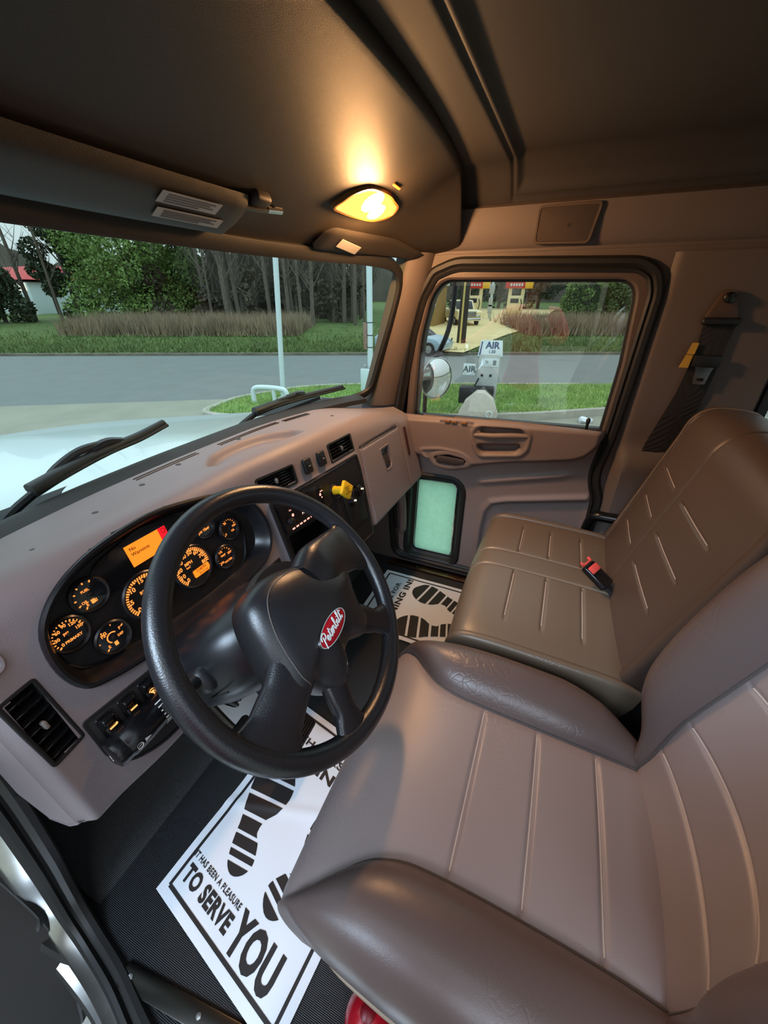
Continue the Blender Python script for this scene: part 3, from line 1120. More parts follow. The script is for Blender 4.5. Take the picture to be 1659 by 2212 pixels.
def arc(a0, a1, r0, r1, n=14):
    P = [(math.cos(rad(a)), math.sin(rad(a))) for a in np.linspace(a0, a1, n)]
    V = [(c*r0, s*r0, 0) for c, s in P] + [(c*r1, s*r1, 0) for c, s in P]
    return (np.array(V), [(i, i+1, n+i+1, n+i) for i in range(n-1)])
pump_icon = [prism([(-.12, -.62), (.10, -.62), (.10, -.34), (-.12, -.34)], 0, .0003), bezel([(.12, -.58), (.2, -.58), (.2, -.42), (.12, -.42)], [(-.02, 0), (.02, .0003)])]
rs = .0275
gauge(-.541, .766, rs, 235, 35, 8, ['E', '', '', '', 'F'], 178, pump_icon, [('OIL', -.42, -.3, .15), ('FUEL', -.1, .34, .14)], M('dial_sky_sheen', (70, 76, 72), .25, coat=.6))  # grey dial colour paints in the sky's reflection on the cover glass
gauge(-.594, .728, rs, 215, 10, 17, ['0', '30', '60', '90', '120', '150'], 163, None, [('PSI', -.1, .12, .16), ('PRIMARY', .1, -.36, .15)])
gauge(-.546, .680, rs, 225, 25, 5, ['E', '1/2', 'F'], 62, [arc(235, 40, .30, .38), pump_icon[0]], [('12', -.45, .42, .2), ('DEF', .45, -.12, .14)])
gauge(-.462, .708, .044, 215, -35, 36, ['0', '5', '10', '15', '20', '25', '30'], 157, None, [('RPM', -.05, .2, .13), ('x100', -.05, .02, .10)], numr=.68)
gauge(-.357, .702, .044, 225, -10, 34, ['0', '10', '20', '30', '40', '50', '60', '70', '80'], 226, None, [('MPH', -.12, .24, .14), ('km/h', -.18, .06, .09)], numr=.68)
gauge(-.294, .763, .0255, 215, 10, 12, ['100', '', '250'], 100, None, [('OIL', -.1, -.1, .16), ('TEMP', .15, -.35, .18)], bpy.data.materials['dial_sky_sheen'])
gauge(-.236, .727, .0255, 215, 0, 14, ['0', '50', '100'], 150, None, [('OIL', .35, -.35, .16)], None)
gauge(-.277, .676, .0255, 215, 10, 12, ['100', '175', '250'], 28, None, [('WATER', .2, -.5, .17), ('TEMP', -.1, .2, .15)], None)
od = cp(-.342, .684, -.0258)
oo = obj('odometer', xf(od, prism(roundpoly([(-.021, -.0085), (.021, -.0085), (.021, .0085), (-.021, .0085)], .003, 3), 0, .0006)), MT['screen'], cl, label='orange odometer window')
obj('digits', xf(od, join(mv(text('218093', .0062, .015), (.0, .0037, .0008)), mv(text('51.5 mi', .0055, .015), (.003, -.0042, .0008)))), M('dark_digits', (96, 48, 0), .6), cl)

# ------------------------------------------------------------- vents
def vent(poly, ncol, nrow, depth, knob, name='air_vent', along='x'):
    (x0, z0), (x1, _), (_, z1), _ = poly
    f = ff((x0+x1)/2, (z0+z1)/2)
    w = (x1-x0) * (1.0 if x0 > -.6 else 1.05)
    h = (z1-z0) * math.sqrt(1 + TAN*TAN)
    o = roundpoly([(-w/2, -h/2), (w/2, -h/2), (w/2, h/2), (-w/2, h/2)], .004, 3)
    v = obj(name, xf(f, join(bezel(o, [(.003, -.003), (.0025, .0012), (0, .002), (-.003, .001), (-.003, -depth)]), mv(prism(offset(o, -.002), -.001, 0), (0, 0, -depth)))), MT['black'], dash)
    for i in range(nrow):
        y = -h/2 + h * (i + .7) / (nrow + .4)
        obj('slat', xf(f, xf(frame((0, y, -.010), (1, 0, 0), (0, 1, .55)), rbox(w - .006, .0025, .016, .0008, 1))), MT['blackgloss'], v)
    for i in range(ncol):
        xk = -w/2 + w * (i + 1) / (ncol + 1)
        obj('fin', xf(f, mv(rbox(.0018, h - .006, .014, .0005, 1), (xk, 0, -.022))), MT['black'], v)
    obj('vent_knob', xf(f, mv(rbox(.006, .014, .010, .002, 2), (knob[0], knob[1], -.002))), M('grey_knob', (130, 124, 118), .4) if 'grey_knob' not in bpy.data.materials else bpy.data.materials['grey_knob'], v)
    return v
vent(LV, 3, 7, .034, (.0, -.004))
vent(CV, 1, 6, .034, (.0, .003))
vent(RV, 1, 5, .034, (.004, -.002))
# round side vent low at the far left end
lt = obj('side_demister', xf(ff(-.702, .768), join(bezel(roundpoly([(-.02, -.02), (.02, -.016), (.024, .0), (.018, .018), (-.02, .02)], .008), [(.004, 0), (.002, .003), (-.002, .002), (-.003, -.006)]),
    *[mv(rbox(.036, .002, .004, .0005, 1), (0, y, -.002)) for y in (-.012, -.006, 0, .006, .012)])), MT['dash'], dash)

# ------------------------------------------------------------- rocker switches by the centre vents
for x in (.048, .113):
    f = ff(x, .778)
    o = roundpoly([(-.016, -.022), (.016, -.022), (.016, .022), (-.016, .022)], .006, 4)
    b = obj('rocker_switch', xf(f, prism(o, -.002, .009, .004, 3)), MT['black'], dash)
    obj('legend', xf(f, mv(rbox(.009, .0022, .0006, 0), (.003, -.001, .0094))), MT['label'], b)

# ------------------------------------------------------------- left switch panel with wiper barrel
SWP = roundpoly([(-.652, .604), (-.455, .592), (-.455, .476), (-.50, .462), (-.585, .466), (-.635, .492), (-.652, .53)], [.004, .004, .01, .03, .03, .03, .01], 4)
f0 = ff(-.55, .53)
inv = np.linalg.inv(f0)
def f2(poly):
    return np.array([(inv[:3, :3] @ face(x, z) + inv[:3, 3])[:2] for x, z in poly])
S2 = f2(SWP)
sp_ = obj('switch_panel', xf(f0, join(prism(S2, -.004, .003, .0015), bezel(S2, [(.004, -.003), (.003, .004), (-.001, .004), (-.002, .002)]))), MT['black'], dash)
for k, x in enumerate((-.627, -.590, -.553)):
    f = ff(x, .574 - .001*k, .002)
    o = roundpoly([(-.0125, -.021), (.0125, -.021), (.0125, .020), (-.0125, .020)], .004, 3)
    r_ = obj('rocker_switch', xf(f, join(bezel(o, [(.003, 0), (.002, .002), (-.001, .002), (-.002, -.004)]),
        xf(frame((0, .008, .004), (1, 0, 0), (0, 1, .45)), rbox(.020, .020, .010, .003, 3)),
        xf(frame((0, -.009, .002), (1, 0, 0), (0, 1, -.2)), rbox(.020, .018, .008, .002, 2)))), MT['blackgloss'], dash)
    gm = [prism([(-.006, -.0012), (.006, -.0012), (.006, .0016), (-.006, .0016)], 0, .0004)]
    if k == 2:
        gm = [arc(20, 160, .005, .0068), prism([(-.003, -.001), (.003, -.001), (.004, .0025), (-.004, .0025)], 0, .0004), prism([(-.001, -.005), (.001, -.005), (.001, -.001), (-.001, -.001)], 0, .0004)]
    elif k == 0:
        gm.append(mv(lathe([(.002, 0), (.001, .0004)], 10, False, True), (.006, .001, 0)))
    obj('legend', xf(f, xf(frame((0, -.004 if k < 2 else -.006, .0092 if k < 2 else .0078), (1, 0, 0), (0, 1, -.1)), join(*gm))), MT['amber'], r_)
# barrel switch lying along the panel
bc = ff(-.592, .533, .013)
bar = obj('wiper_barrel', xf(bc, xf(frame((-.050, 0, 0), (0, 1, 0), (0, 0, 1), (1, 0, 0)), lathe([(.020, -.012), (.026, -.010), (.028, -.004), (.028, .006), (.0285, .010), (.030, .012), (.030, .066), (.029, .068), (.029, .090), (.026, .093)], 28, True, True))), MT['blackgloss'], dash)
tk = []
for a in np.linspace(-75, 55, 9):
    c, s = math.sin(rad(a)), math.cos(rad(a))
    tk.append(xf(bc, xf(frame((.029, c*.0295, s*.0295), (1, 0, 0), (0, s, -c)), rbox(.012, .0022, .0006, 0))))
obj('barrel_tick', join(*tk), M('white_mark', (236, 232, 226), .5), bar, kind='stuff')
wi = frame((-.026, -.006, .0302), (1, 0, 0), (0, .98, .2))
obj('wiper_symbol', xf(bc, xf(wi, join(prism([(.006, -.003), (.017, .0), (.006, .0045)], 0, .0004), bezel(crom([(-.008, -.004), (-.002, -.005), (.001, 0), (-.002, .005), (-.008, .004)], 3, True), [(-.0007, 0), (.0007, .0005)]), prism([(-.007, -.0008), (-.001, .001), (-.001, .002), (-.007, .0002)], 0, .0004)))), bpy.data.materials['white_mark'], bar)
obj('spray_symbol', xf(bc, join(*[xf(frame((-.062, -.004 + dy, .0), (0, 1, 0), (1, 0, 0), (-1, 0, .3)), mv(rbox(.003, .0016, .0006, 0), (dx, 0, .0))) for dx, dy in ((0, 0), (.003, .002), (-.003, -.002), (0, .004))])), bpy.data.materials['white_mark'], bar)
# small warning panel beside the column
wp = roundpoly([tuple(p) for p in f2([(-.258, .596), (-.150, .598), (-.150, .548), (-.19, .552), (-.262, .560)])], .004, 2)
o_ = obj('warning_panel', xf(f0, prism(wp, -.004, .004, .002)), MT['black'], dash)
f = ff(-.168, .574, .008)
obj('amber_warning', xf(f, join(mv(text('P', .006, .02), (-.002, .004, 0)), prism([(-.005, -.010), (.006, -.010), (.0, -.002)], 0, .0004))), MT['amber'], o_)

# ------------------------------------------------------------- centre stack
f1 = ff(.085, .60)
inv1 = np.linalg.inv(f1)
def f3(poly):
    return np.array([(inv1[:3, :3] @ face(x, z) + inv1[:3, 3])[:2] for x, z in poly])
K2 = f3(STK)
CUB = f3([(-.102, .632), (.062, .624), (.066, .505), (-.102, .512)])
RAD = f3([(-.108, .722), (.052, .718), (.054, .634), (-.106, .640)])
st = obj('centre_stack', xf(f1, join(plate(offset(K2, .002), [roundpoly([tuple(p) for p in CUB], .008)], -.006, 0),
     bezel(K2, [(.005, -.004), (.004, .0025), (-.002, .003), (-.003, -.001)]))), MT['black'], dash)
cb = roundpoly([tuple(p) for p in CUB], .008)
obj('cubby', xf(f1, join(bezel(cb, [(0, .002), (-.002, .0), (-.008, -.10)]), mv(prism(offset(cb, -.006), -.002, 0), (0, 0, -.10)))), MT['blackgloss'], st)
rr = roundpoly([tuple(p) for p in RAD], .004)
ra = obj('radio', xf(f1, prism(rr, -.002, .006, .002)), MT['blackgloss'], st)
def fs(x, z, off=0.0):
    q = f1[:3, :3] @ np.array([*f3([(x, z)])[0], off]) + f1[:3, 3]
    return frame(q, f1[:3, 0], f1[:3, 1], f1[:3, 2])
rf = fs(-.028, .677, .0066)
for s_, u, v in (('nint', .010, .012), ('AUX', .008, -.006)):
    obj('display_lettering', xf(rf, mv(text(s_, .010, .02), (u, v, 0))), MT['whiteglow'], ra)
for k in range(6):
    obj('button_legend', xf(rf, mv(rbox(.010, .0045, .0004, 0), (-.052 + .0155*k, -.031, 0))), MT['pinkglow'], ra)
obj('power_mark', xf(rf, mv(lathe([(.0045, 0), (.004, .0004)], 12, False, True), (-.040, .004, 0))), MT['pinkglow'], ra)
for s_, u, v in (('Src', -.044, .020), ('Band', -.020, .022)):
    obj('lettering', xf(rf, mv(text(s_, .005, .02), (u, v, 0))), MT['pinkglow'], ra)
obj('volume_knob', xf(rf, mv(lathe([(.010, 0), (.0095, .010), (.007, .012)], 20, False, True), (-.056, -.008, 0))), MT['black'], ra)
# right hand column: parking brake valve and heater controls
obj('stack_groove', xf(f1, join(*[tube([(*p, .001) for p in f3(q)], .0018, 6) for q in ([(.066, .70), (.066, .50)], [(.066, .64), (.27, .648)], [(.145, .645), (.15, .48)])])), MT['blackgloss'], st)
for x, z, lg in ((.058, .690, 1), ):
    f = fs(x, z, .001)
    b = obj('fan_control', xf(f, join(prism(roundpoly([(-.018, -.02), (.018, -.02), (.018, .02), (-.018, .02)], .004), 0, .006, .002))), MT['blackgloss'], st)
    obj('legend', xf(f, join(mv(lathe([(.0045, 0), (.004, .0004)], 12, False, True), (-.002, -.002, .0064)), mv(rbox(.012, .003, .0004, 0), (.006, .006, .0064)), mv(rbox(.004, .004, .0004, 0), (.002, -.012, .0064)))), MT['pinkglow'], b)
for x, z, r in ((.188, .606, .016), (.240, .624, .020)):
    f = fs(x, z, .001)
    b = obj('heater_dial', xf(f, lathe([(r, 0), (r, .006), (r*.8, .008), (r*.78, .016), (r*.6, .018)], 24, False, True)), MT['blackgloss'], st)
    obj('legend', xf(f, join(mv(rbox(.007, .005, .0006, 0), (.0, r*.35, .0184)), mv(rbox(.005, .006, .0006, 0), (r*.42, r*.2, .0182)))), glow('cream_backlight', (255, 232, 190), 1.0) if r > .018 else MT['whiteglow'], b)
obj('drawer_front', xf(f1, prism(f3([(.156, .634), (.262, .640), (.252, .52), (.156, .52)]), 0, .004, .002)), MT['black'], st)
kb = fs(.128, .672, 0)
kn = obj('parking_brake_knob', xf(kb, lathe([(.014, -.002), (.0145, .004), (.0125, .005), (.0125, .030), (.0115, .036), (.0115, .046)], 20, False, True)), MT['yellow'], dash, label='yellow diamond-headed push-pull knob')
dq = xf(frame((0, 0, .044), (.707, .707, 0), (-.707, .707, 0)), prism(roundpoly([(-.023, -.023), (.023, -.023), (.023, .023), (-.023, .023)], .005, 3), 0, .010, .003))
obj('knob_head', xf(kb, dq), MT['yellow'], kn)
obj('knob_print', xf(kb, join(*[mv(text(s, .0042, .02), (0, y, .0545)) for s, y in (('PARKING', .009), ('BRAKE', .003), ('PUSH', -.004), ('TO RELEASE', -.010))])), M('knob_ink', (90, 62, 8), .6), kn)
obj('knob_collar', xf(kb, lathe([(.020, 0), (.019, .003), (.015, .004)], 20)), MT['black'], kn)

# ------------------------------------------------------------- glove box latch and side slot
lf_ = ff(.468, .664)
invl = np.linalg.inv(lf_)
L2 = np.array([(invl[:3, :3] @ face(x, z) + invl[:3, 3])[:2] for x, z in LAT])
lt_ = obj('glove_latch', xf(lf_, join(bezel(L2, [(.006, -.002), (.005, .004), (.003, .006), (0, .005), (-.002, -.010)]), mv(prism(offset(L2, -.001), -.001, 0), (0, 0, -.012)))), MT['dash'], dash)
obj('latch_paddle', xf(lf_, xf(frame((0, .004, -.006), (1, 0, 0), (0, 1, -.22)), prism(roundpoly([(-.026, -.032), (.024, -.034), (.027, .034), (-.028, .034)], .005), -.002, .003, .002))), M('brown_latch', (58, 52, 51), .35), lt_)
obj('glove_gap', xf(ff(.462, .752, .003), mv(rbox(.27, .005, .003, .001, 1), (0, -.004, 0))), MT['black'], dash)
obj('speaker_slot', xf(ff(.646, .675, .002), prism(roundpoly([(-.006, -.058), (.006, -.056), (.008, .060), (-.008, .062)], .003), -.002, .002, .001)), M('dark_slot', (70, 40, 36), .6), dash)

# =================================================================== STEERING WHEEL
WC = np.array([-.4242, .3142, .7552])
wn = np.array([math.cos(rad(41)) * math.cos(rad(-87.1)), math.cos(rad(41)) * math.sin(rad(-87.1)), math.sin(rad(41))])
wx = np.cross([0, 0, 1.], wn); wx /= np.linalg.norm(wx)
WF = frame(WC, wx, np.cross(wn, wx), wn)
sw = thing('steering_wheel', tuple(WC), 'large black four-spoke steering wheel with a red oval emblem on its pad', 'steering wheel')
ring = [(.212 * math.cos(a), .212 * math.sin(a), 0) for a in np.linspace(0, 2*PI, 97)[:-1]]
obj('rim', xf(WF, tube(ring, .0168, 18, closed=True, up=(0, 0, 1))), MT['wheel'], sw, sharp=180)
def spoke(pts, wd, th):
    P = crom(pts, 8)
    W = np.interp(np.linspace(0, 1, len(P)), np.linspace(0, 1, len(wd)), wd)
    H = np.interp(np.linspace(0, 1, len(P)), np.linspace(0, 1, len(th)), th)
    T = np.gradient(P, axis=0)
    T /= np.linalg.norm(T, axis=1, keepdims=True)
    G = []
    for i in range(len(P)):
        s = np.cross([0, 0, 1.], T[i]); s /= np.linalg.norm(s)
        w = np.cross(T[i], s)
        G.append([P[i] + s * W[i] * math.copysign(abs(math.cos(a)) ** .75, math.cos(a)) + w * H[i] * math.copysign(abs(math.sin(a)) ** .75, math.sin(a)) for a in np.linspace(0, 2*PI, 25)[:-1]])
    return flip(sheet(np.array(G), cv=True))
SP = [
    ([(.035, .020, .014), (.075, .024, .016), (.12, .020, .012), (.165, .010, .005), (.204, .002, 0)], [.038, .046, .043, .047, .066], [.030, .028, .020, .014, .010]),
    ([(.03, -.05, .010), (.07, -.09, .010), (.105, -.128, .006), (.145, -.160, 0)], [.034, .028, .022, .036], [.014, .013, .012, .010]),
    ([(-.02, -.06, .010), (-.052, -.115, .010), (-.066, -.155, .006), (-.082, -.202, 0)], [.034, .024, .020, .036], [.014, .013, .012, .010]),
    ([(-.03, -.01, .012), (-.075, -.038, .014), (-.118, -.058, .010), (-.155, -.074, .004), (-.192, -.090, 0)], [.040, .042, .036, .040, .060], [.022, .021, .018, .014, .010])]
for s in SP:
    obj('spoke', xf(WF, spoke(*s)), MT['wheel'], sw, sharp=180)
PAD = np.array([.011, -.005]) + .97 * crom([(-.087, .078), (-.045, .086), (.0, .076), (.046, .052), (.085, .018), (.112, -.014), (.094, -.046), (.080, -.074), (.076, -.104),
            (.048, -.116), (.010, -.096), (-.022, -.100), (-.040, -.124), (-.066, -.128), (-.084, -.110), (-.100, -.082), (-.126, -.074), (-.134, -.045), (-.122, .01), (-.108, .052)], 4, True)
pd_ = obj('pad', xf(WF, dome(PAD, (-.012, -.02), [(1.0, -.024), (1.015, -.006), (1.010, .008), (.985, .018), (.94, .026), (.86, .033), (.72, .040), (.5, .046), (.25, .049)])), MT['pad'], sw, sharp=60)
# seam groove and stitched line round the upper pad
sm = np.array([.010, -.006]) + .97 * crom([(.079, .022), (.046, .046), (.006, .066), (-.045, .072), (-.074, .060), (-.094, .030), (-.106, -.010), (-.112, -.050), (-.104, -.078)], 5)
c0 = np.array([-.012, -.02])
def padz(p):
    # height of the pad under a point, from the dome profile
    q = np.asarray(p)[:2]
    v = PAD - c0
    d = q - c0
    ang = np.arctan2(v[:, 1], v[:, 0])
    k = np.argmin(np.abs((ang - math.atan2(d[1], d[0]) + PI) % (2*PI) - PI))
    s = np.hypot(*d) / np.hypot(*v[k])
    return float(np.interp(s, [.0, .25, .5, .72, .86, .94, .985, 1.010, 1.015], [.049, .049, .046, .040, .033, .026, .018, .008, -.006]))
obj('pad_stitching', xf(WF, tube([(x, y, padz((x, y)) + .0003) for x, y in sm], .0011, 6)), MT['dthread'], pd_)
for ln in ([(.095, -.046), (.088, -.058), (.080, -.074)], [(-.040, -.122), (-.033, -.112), (-.024, -.101)]):
    obj('pad_seam', xf(WF, tube([(x, y, padz((x, y)) + .0002) for x, y in crom(ln, 4)], .0012, 6)), MT['blackgloss'], pd_)
# hub behind the pad
obj('hub', xf(WF, lathe([(.085, -.004), (.088, -.02), (.07, -.045), (.06, -.07)], 32, True, True)), MT['black'], sw)
# red oval emblem with white script
ec = np.array([-.016, -.046])
ed = np.array([.995, .087])
EM = frame((*ec, padz(ec) + .0004), (*ed, 0), (-ed[1], ed[0], 0), (0, 0, 1))
ell = [(.0385 * math.cos(a), .0150 * math.sin(a)) for a in np.linspace(0, 2*PI, 41)[:-1]]
em = obj('emblem', xf(WF, xf(EM, prism(ell, -.003, .0024, .0012))), MT['red'], pd_)
obj('emblem_rim', xf(WF, xf(EM, bezel(ell, [(-.0006, .0015), (-.0003, .0028), (.0010, .0028), (.0014, -.002)]))), MT['chrome'], pd_)
script = [
    [(.42, 1.75), (.30, 1.0), (.12, .1), (.0, -.55)], [(-.15, 1.35), (.05, 1.95), (.55, 2.25), (1.0, 2.0), (1.0, 1.45), (.65, 1.05), (.28, 1.0)],
    [(.95, .35), (1.25, .45), (1.50, .75), (1.38, 1.0), (1.12, .85), (1.05, .4), (1.25, .05), (1.60, .2), (1.85, .6)],
    [(1.85, .6), (2.10, 1.3), (2.22, 1.9), (2.05, 1.1), (1.95, .35), (2.12, .02), (2.42, .3)], [(1.82, 1.25), (2.45, 1.42)],
    [(2.42, .3), (2.68, .5), (2.90, .8), (2.78, 1.02), (2.52, .85), (2.46, .4), (2.68, .05), (2.95, .25)],
    [(2.95, .25), (3.12, .8), (3.20, 1.1), (3.30, .88), (3.50, .95), (3.45, .45), (3.58, .05), (3.82, .3)],
    [(3.82, .3), (4.12, 1.3), (4.22, 2.1), (4.05, 2.15), (3.95, 1.3), (3.95, .35), (4.15, .02), (4.42, .3), (4.38, .75), (4.60, .72)],
    [(4.55, .65), (4.78, .98), (4.70, .4), (4.86, .05), (5.06, .3)], [(4.90, 1.42), (4.93, 1.50)],
    [(5.06, .3), (5.38, 1.3), (5.50, 2.2), (5.33, 2.2), (5.24, 1.3), (5.24, .35), (5.42, .05), (5.66, .3)],
    [(5.66, .3), (5.92, 1.3), (6.05, 2.0), (5.90, 1.2), (5.82, .35), (5.98, .05), (6.25, .35)], [(5.68, 1.38), (6.38, 1.52)]]
lt = []
for s in script:
    P = crom(s, 4)
    P = np.stack([(P[:, 0] - 3.15) * .0098 + (P[:, 1] - .9) * .0012, (P[:, 1] - .82) * .0072, np.full(len(P), .0026)], 1)
    lt.append(tube(P, .00125, 6, flat=.5, up=(0, 0, 1)))
obj('script_lettering', xf(WF, xf(EM, join(*lt))), MT['white'], pd_)

# ------------------------------------------------------------- column
cl_ = thing('steering_column', (-.42, .45, .62), 'black steering column shroud behind the wheel with a short lever', 'steering column')
G = []
for d, w, h, cy in ((-.050, .062, .058, -.004), (-.075, .088, .068, .0), (-.11, .108, .078, .002), (-.16, .118, .080, .004), (-.22, .118, .076, .006), (-.29, .112, .072, .006), (-.36, .108, .07, .006)):
    G.append([(w * math.copysign(abs(math.cos(a)) ** .7, math.cos(a)) - .006, cy + h * math.copysign(abs(math.sin(a)) ** .75, math.sin(a)), d) for a in np.linspace(0, 2*PI, 41)[:-1]])
ns = 20
obj('shroud', xf(WF, flip(sheet(np.array(G), cv=True))), MT['bezel'], cl_, sharp=180)
obj('shroud_seam', xf(WF, tube([(-.114 - .0075, -.022 + .0, d) for d in np.linspace(-.10, -.30, 8)], .0018, 6)), MT['rubber'], cl_)
stl = [np.array([-.09, .018, -.135]), np.array([-.130, .020, -.132]), np.array([-.160, .022, -.128]), np.array([-.182, .022, -.126])]
obj('lever', xf(WF, tube(crom(stl, 5), np.interp(np.linspace(0, 1, 16), [0, .5, 1], [.010, .012, .013]), 14)), MT['black'], cl_)
obj('lever_boss', xf(WF, mv(rbox(.050, .046, .045, .014, 3), (-.108, .012, -.14))), MT['black'], cl_)
bt = []
for k in range(7):
    bt += [(.013, -.010 * k), (.018, -.010 * k - .003), (.018, -.010 * k - .006), (.013, -.010 * k - .009)]
obj('bellows', xf(zframe((-.440, .455, .560), (.40, .06, .16)), lathe(bt, 20)), MT['rubber'], cl_)
obj('shaft', cyl((-.43, .43, .60), (-.43, .80, .14), .018), MT['dsteel'], cl_)

# right hand stalk seen through the wheel
tr = thing('trailer_lever', (-.25, .40, .66), 'black hand lever on the right of the steering column', 'lever')
obj('arm', xf(WF, tube(crom([(.09, -.02, -.12), (.14, -.03, -.11), (.185, -.045, -.10)], 5), .008, 10)), MT['black'], tr)
obj('knob', xf(WF, xf(zframe((.175, -.043, -.102), (.9, -.2, .2)), lathe([(.010, 0), (.016, .004), (.016, .03), (.012, .036)], 16, True, True))), MT['black'], tr)

# ------------------------------------------------------------- pedals
def pedal(name, c, w, h, label, tilt):
    t = thing(name, c, label, 'pedal')
    f = frame(c, (1, .04, 0), (0, math.sin(rad(tilt)), math.cos(rad(tilt))))
    obj('pad', xf(f, prism(roundpoly([(-w/2, -h/2), (w/2, -h/2), (w/2*.96, h/2), (-w/2*.96, h/2)], .010), -.008, .008, .004)), MT['rubber'], t)
    for k in range(9):
        obj('rib', xf(f, mv(rbox(w*.86, .0035, .005, .001, 1), (0, -h/2*.84 + h*.84*k/8, .0085))), MT['black'], t)
    p = np.array(c)
    obj('arm', tube(crom([p + f[:3, 2]*-.008, p + (0, .06, .03), p + (0, .16, .16), p + (0, .22, .34)], 5), .011, 8), MT['dsteel'], t)
pedal('brake_pedal', (-.305, .475, .150), .085, .075, 'ribbed black brake pedal seen through the wheel beside the paper mat', 42)
pedal('clutch_pedal', (-.385, .600, .150), .085, .070, 'ribbed black pedal lower left behind the wheel beside a pale sheet', 42)

# pale sheet on the toe board
ps = crom([(-.385, .665, .008), (-.37, .70, .02), (-.355, .76, .045), (-.34, .86, .13)], 4)
G = [[p + np.array([dx, -dx*.22, 0]) for dx in np.linspace(0, .20, 6)] for p in ps]
G2 = [[p + np.array([0, 0, .004]) for p in r] for r in G]
tp_ = np.array(G2); bt_ = np.array(G)
obj('toe_board_sheet', join(sheet(tp_), flip(sheet(bt_))), M('pale_grey_card', (206, 206, 204), .6), label='pale grey sheet on the toe board below the steering column', cat='sheet')

# =================================================================== PAPER FLOOR MATS
FOOT = crom([(.023, .323), (.045, .352), (.075, .370), (.110, .364), (.140, .335), (.150, .300), (.144, .263), (.127, .234), (.127, .205), (.145, .19), (.164, .158), (.158, .132), (.134, .115), (.107, .124), (.086, .156), (.066, .203), (.030, .273)], 5, True)
GAPS = [((.03, .312), (.16, .344)), ((.02, .258), (.17, .293)), ((.05, .214), (.16, .240)), ((.06, .178), (.105, .170), (.15, .192)), ((.08, .140), (.18, .166)), ((.09, .122), (.18, .137))]
def foot_pieces():
    """footprint outline cut by its white bars: rows of small quads"""
    ang = math.atan2(.255, 1)
    ys = np.linspace(.100, .376, 110)
    V, F = [], []
    prev = None
    for v in ys:
        # scan along slightly inclined rows so that the bars stay clean
        us = np.linspace(-.01, .19, 401)
        row_v = v + (us - .09) * .24
        ok = inside(FOOT, us, row_v)
        if ok.sum() < 3:
            prev = None
            continue
        u0, u1 = us[ok][0], us[ok][-1]
        mid = v
        bar = False
        for b in (.318, .270, .222, .182, .152, .130):
            if abs(mid - b) < .0032:
                bar = True
        if bar:
            prev = None
            continue
        k = len(V)
        NS = 14
        V += [(u, v + (u-.09)*.24, 0) for u in np.linspace(u0, u1, NS + 1)]
        if prev is not None:
            F += [(prev+j, prev+j+1, k+j+1, k+j) for j in range(NS)]
        prev = k
    return (np.array(V), F)
FP = foot_pieces()
def paper_mat(o, er, eu, label, W=.40, H=.53, wrinkle=1):
    o, er, eu = np.array([*o, 0.]), np.array([*er, 0.]), np.array([*eu, 0.])
    def hgt(u, v):
        return .004 + wrinkle * (.0035 * np.exp(-((v - .255 - (u - .1) * .5) / .012) ** 2) + .002 * np.sin(u * 23 + v * 9) * np.sin(v * 17) + .004 * sstep(.06, 0, u) * np.exp(-((v - .30) / .03) ** 2) + .0015)
    def put(vf, lift):
        V = np.asarray(vf[0])
        u, v = V[:, 0], V[:, 1]
        return (o + u[:, None]*er + v[:, None]*eu + np.stack([0*u, 0*u, hgt(u, v) + lift], 1), vf[1])
    t = thing('paper_floor_mat', tuple(o), label, 'floor mat')
    us, vs = np.linspace(0, W, 40), np.linspace(0, H, 54)
    U, V_ = np.meshgrid(us, vs, indexing='ij')
    top = sheet(np.stack([U, V_, 0*U], 2))
    if np.cross(er, eu)[2] < 0:
        top = flip(top)
    obj('sheet', join(put(top, 0), flip(put(top, -.0012))), MT['paper'], t, sharp=180)
    i = .022
    ink = []
    def dense(P, k=30):
        return np.concatenate([np.stack([np.linspace(a[0], b[0], k), np.linspace(a[1], b[1], k)], 1) for a, b in zip(P[:-1], P[1:])])
    for a, b in (((i, i), (W-i, i)), ((W-i, i), (W-i, H-i)), ((W-i, H-i), (i, H-i)), ((i, H-i), (i, i))):
        ink.append(strip(dense([a, b]), .0075, 0, 0))
    obj('border_line', put(join(*ink), .0011), MT['ink'], t, sharp=None)
    for mir in (0, 1):
        V = FP[0].copy()
        if mir:
            V[:, 0] = W - .012 - V[:, 0] - .0
        obj('footprint', put((V, FP[1]), .0011), MT['ink'], t, sharp=None)
    def fit(s, u0, u1, v, h, bold):
        vf = text(s, h, bold * 1.35, spacing=1.08)
        w = np.ptp(vf[0][:, 0])
        V = vf[0].copy()
        V[:, 0] = (V[:, 0] - V[:, 0].min()) / w * (u1 - u0) + u0
        V[:, 1] = (V[:, 1] - V[:, 1].min()) / np.ptp(V[:, 1]) * h + v - h/2
        V[:, 2] = 0
        return (V, vf[1])
    for ln in (fit('IT HAS BEEN A PLEASURE', .026, .196, .0925, .013, .02), fit('TO SERVE', .034, .198, .060, .034, .035), fit('YOU', .205, .340, .066, .070, .035),
                          fit('THANKS FOR', .060, .330, .448, .022, .02), fit('COMING IN!', .030, .370, .404, .030, .03)):
        obj('lettering', put(ln, .0012), MT['ink'], t, sharp=None)
    return t
paper_mat((-.69, .623), (-.2, -.98), (.9950*.999, -.0996), 'white paper mat with footprints on the floor under the steering wheel')
paper_mat((.225, .06), (.985, .0), (.0, 1.0), 'white paper mat with footprints on the floor by the passenger door', W=.40, H=.54, wrinkle=.5)

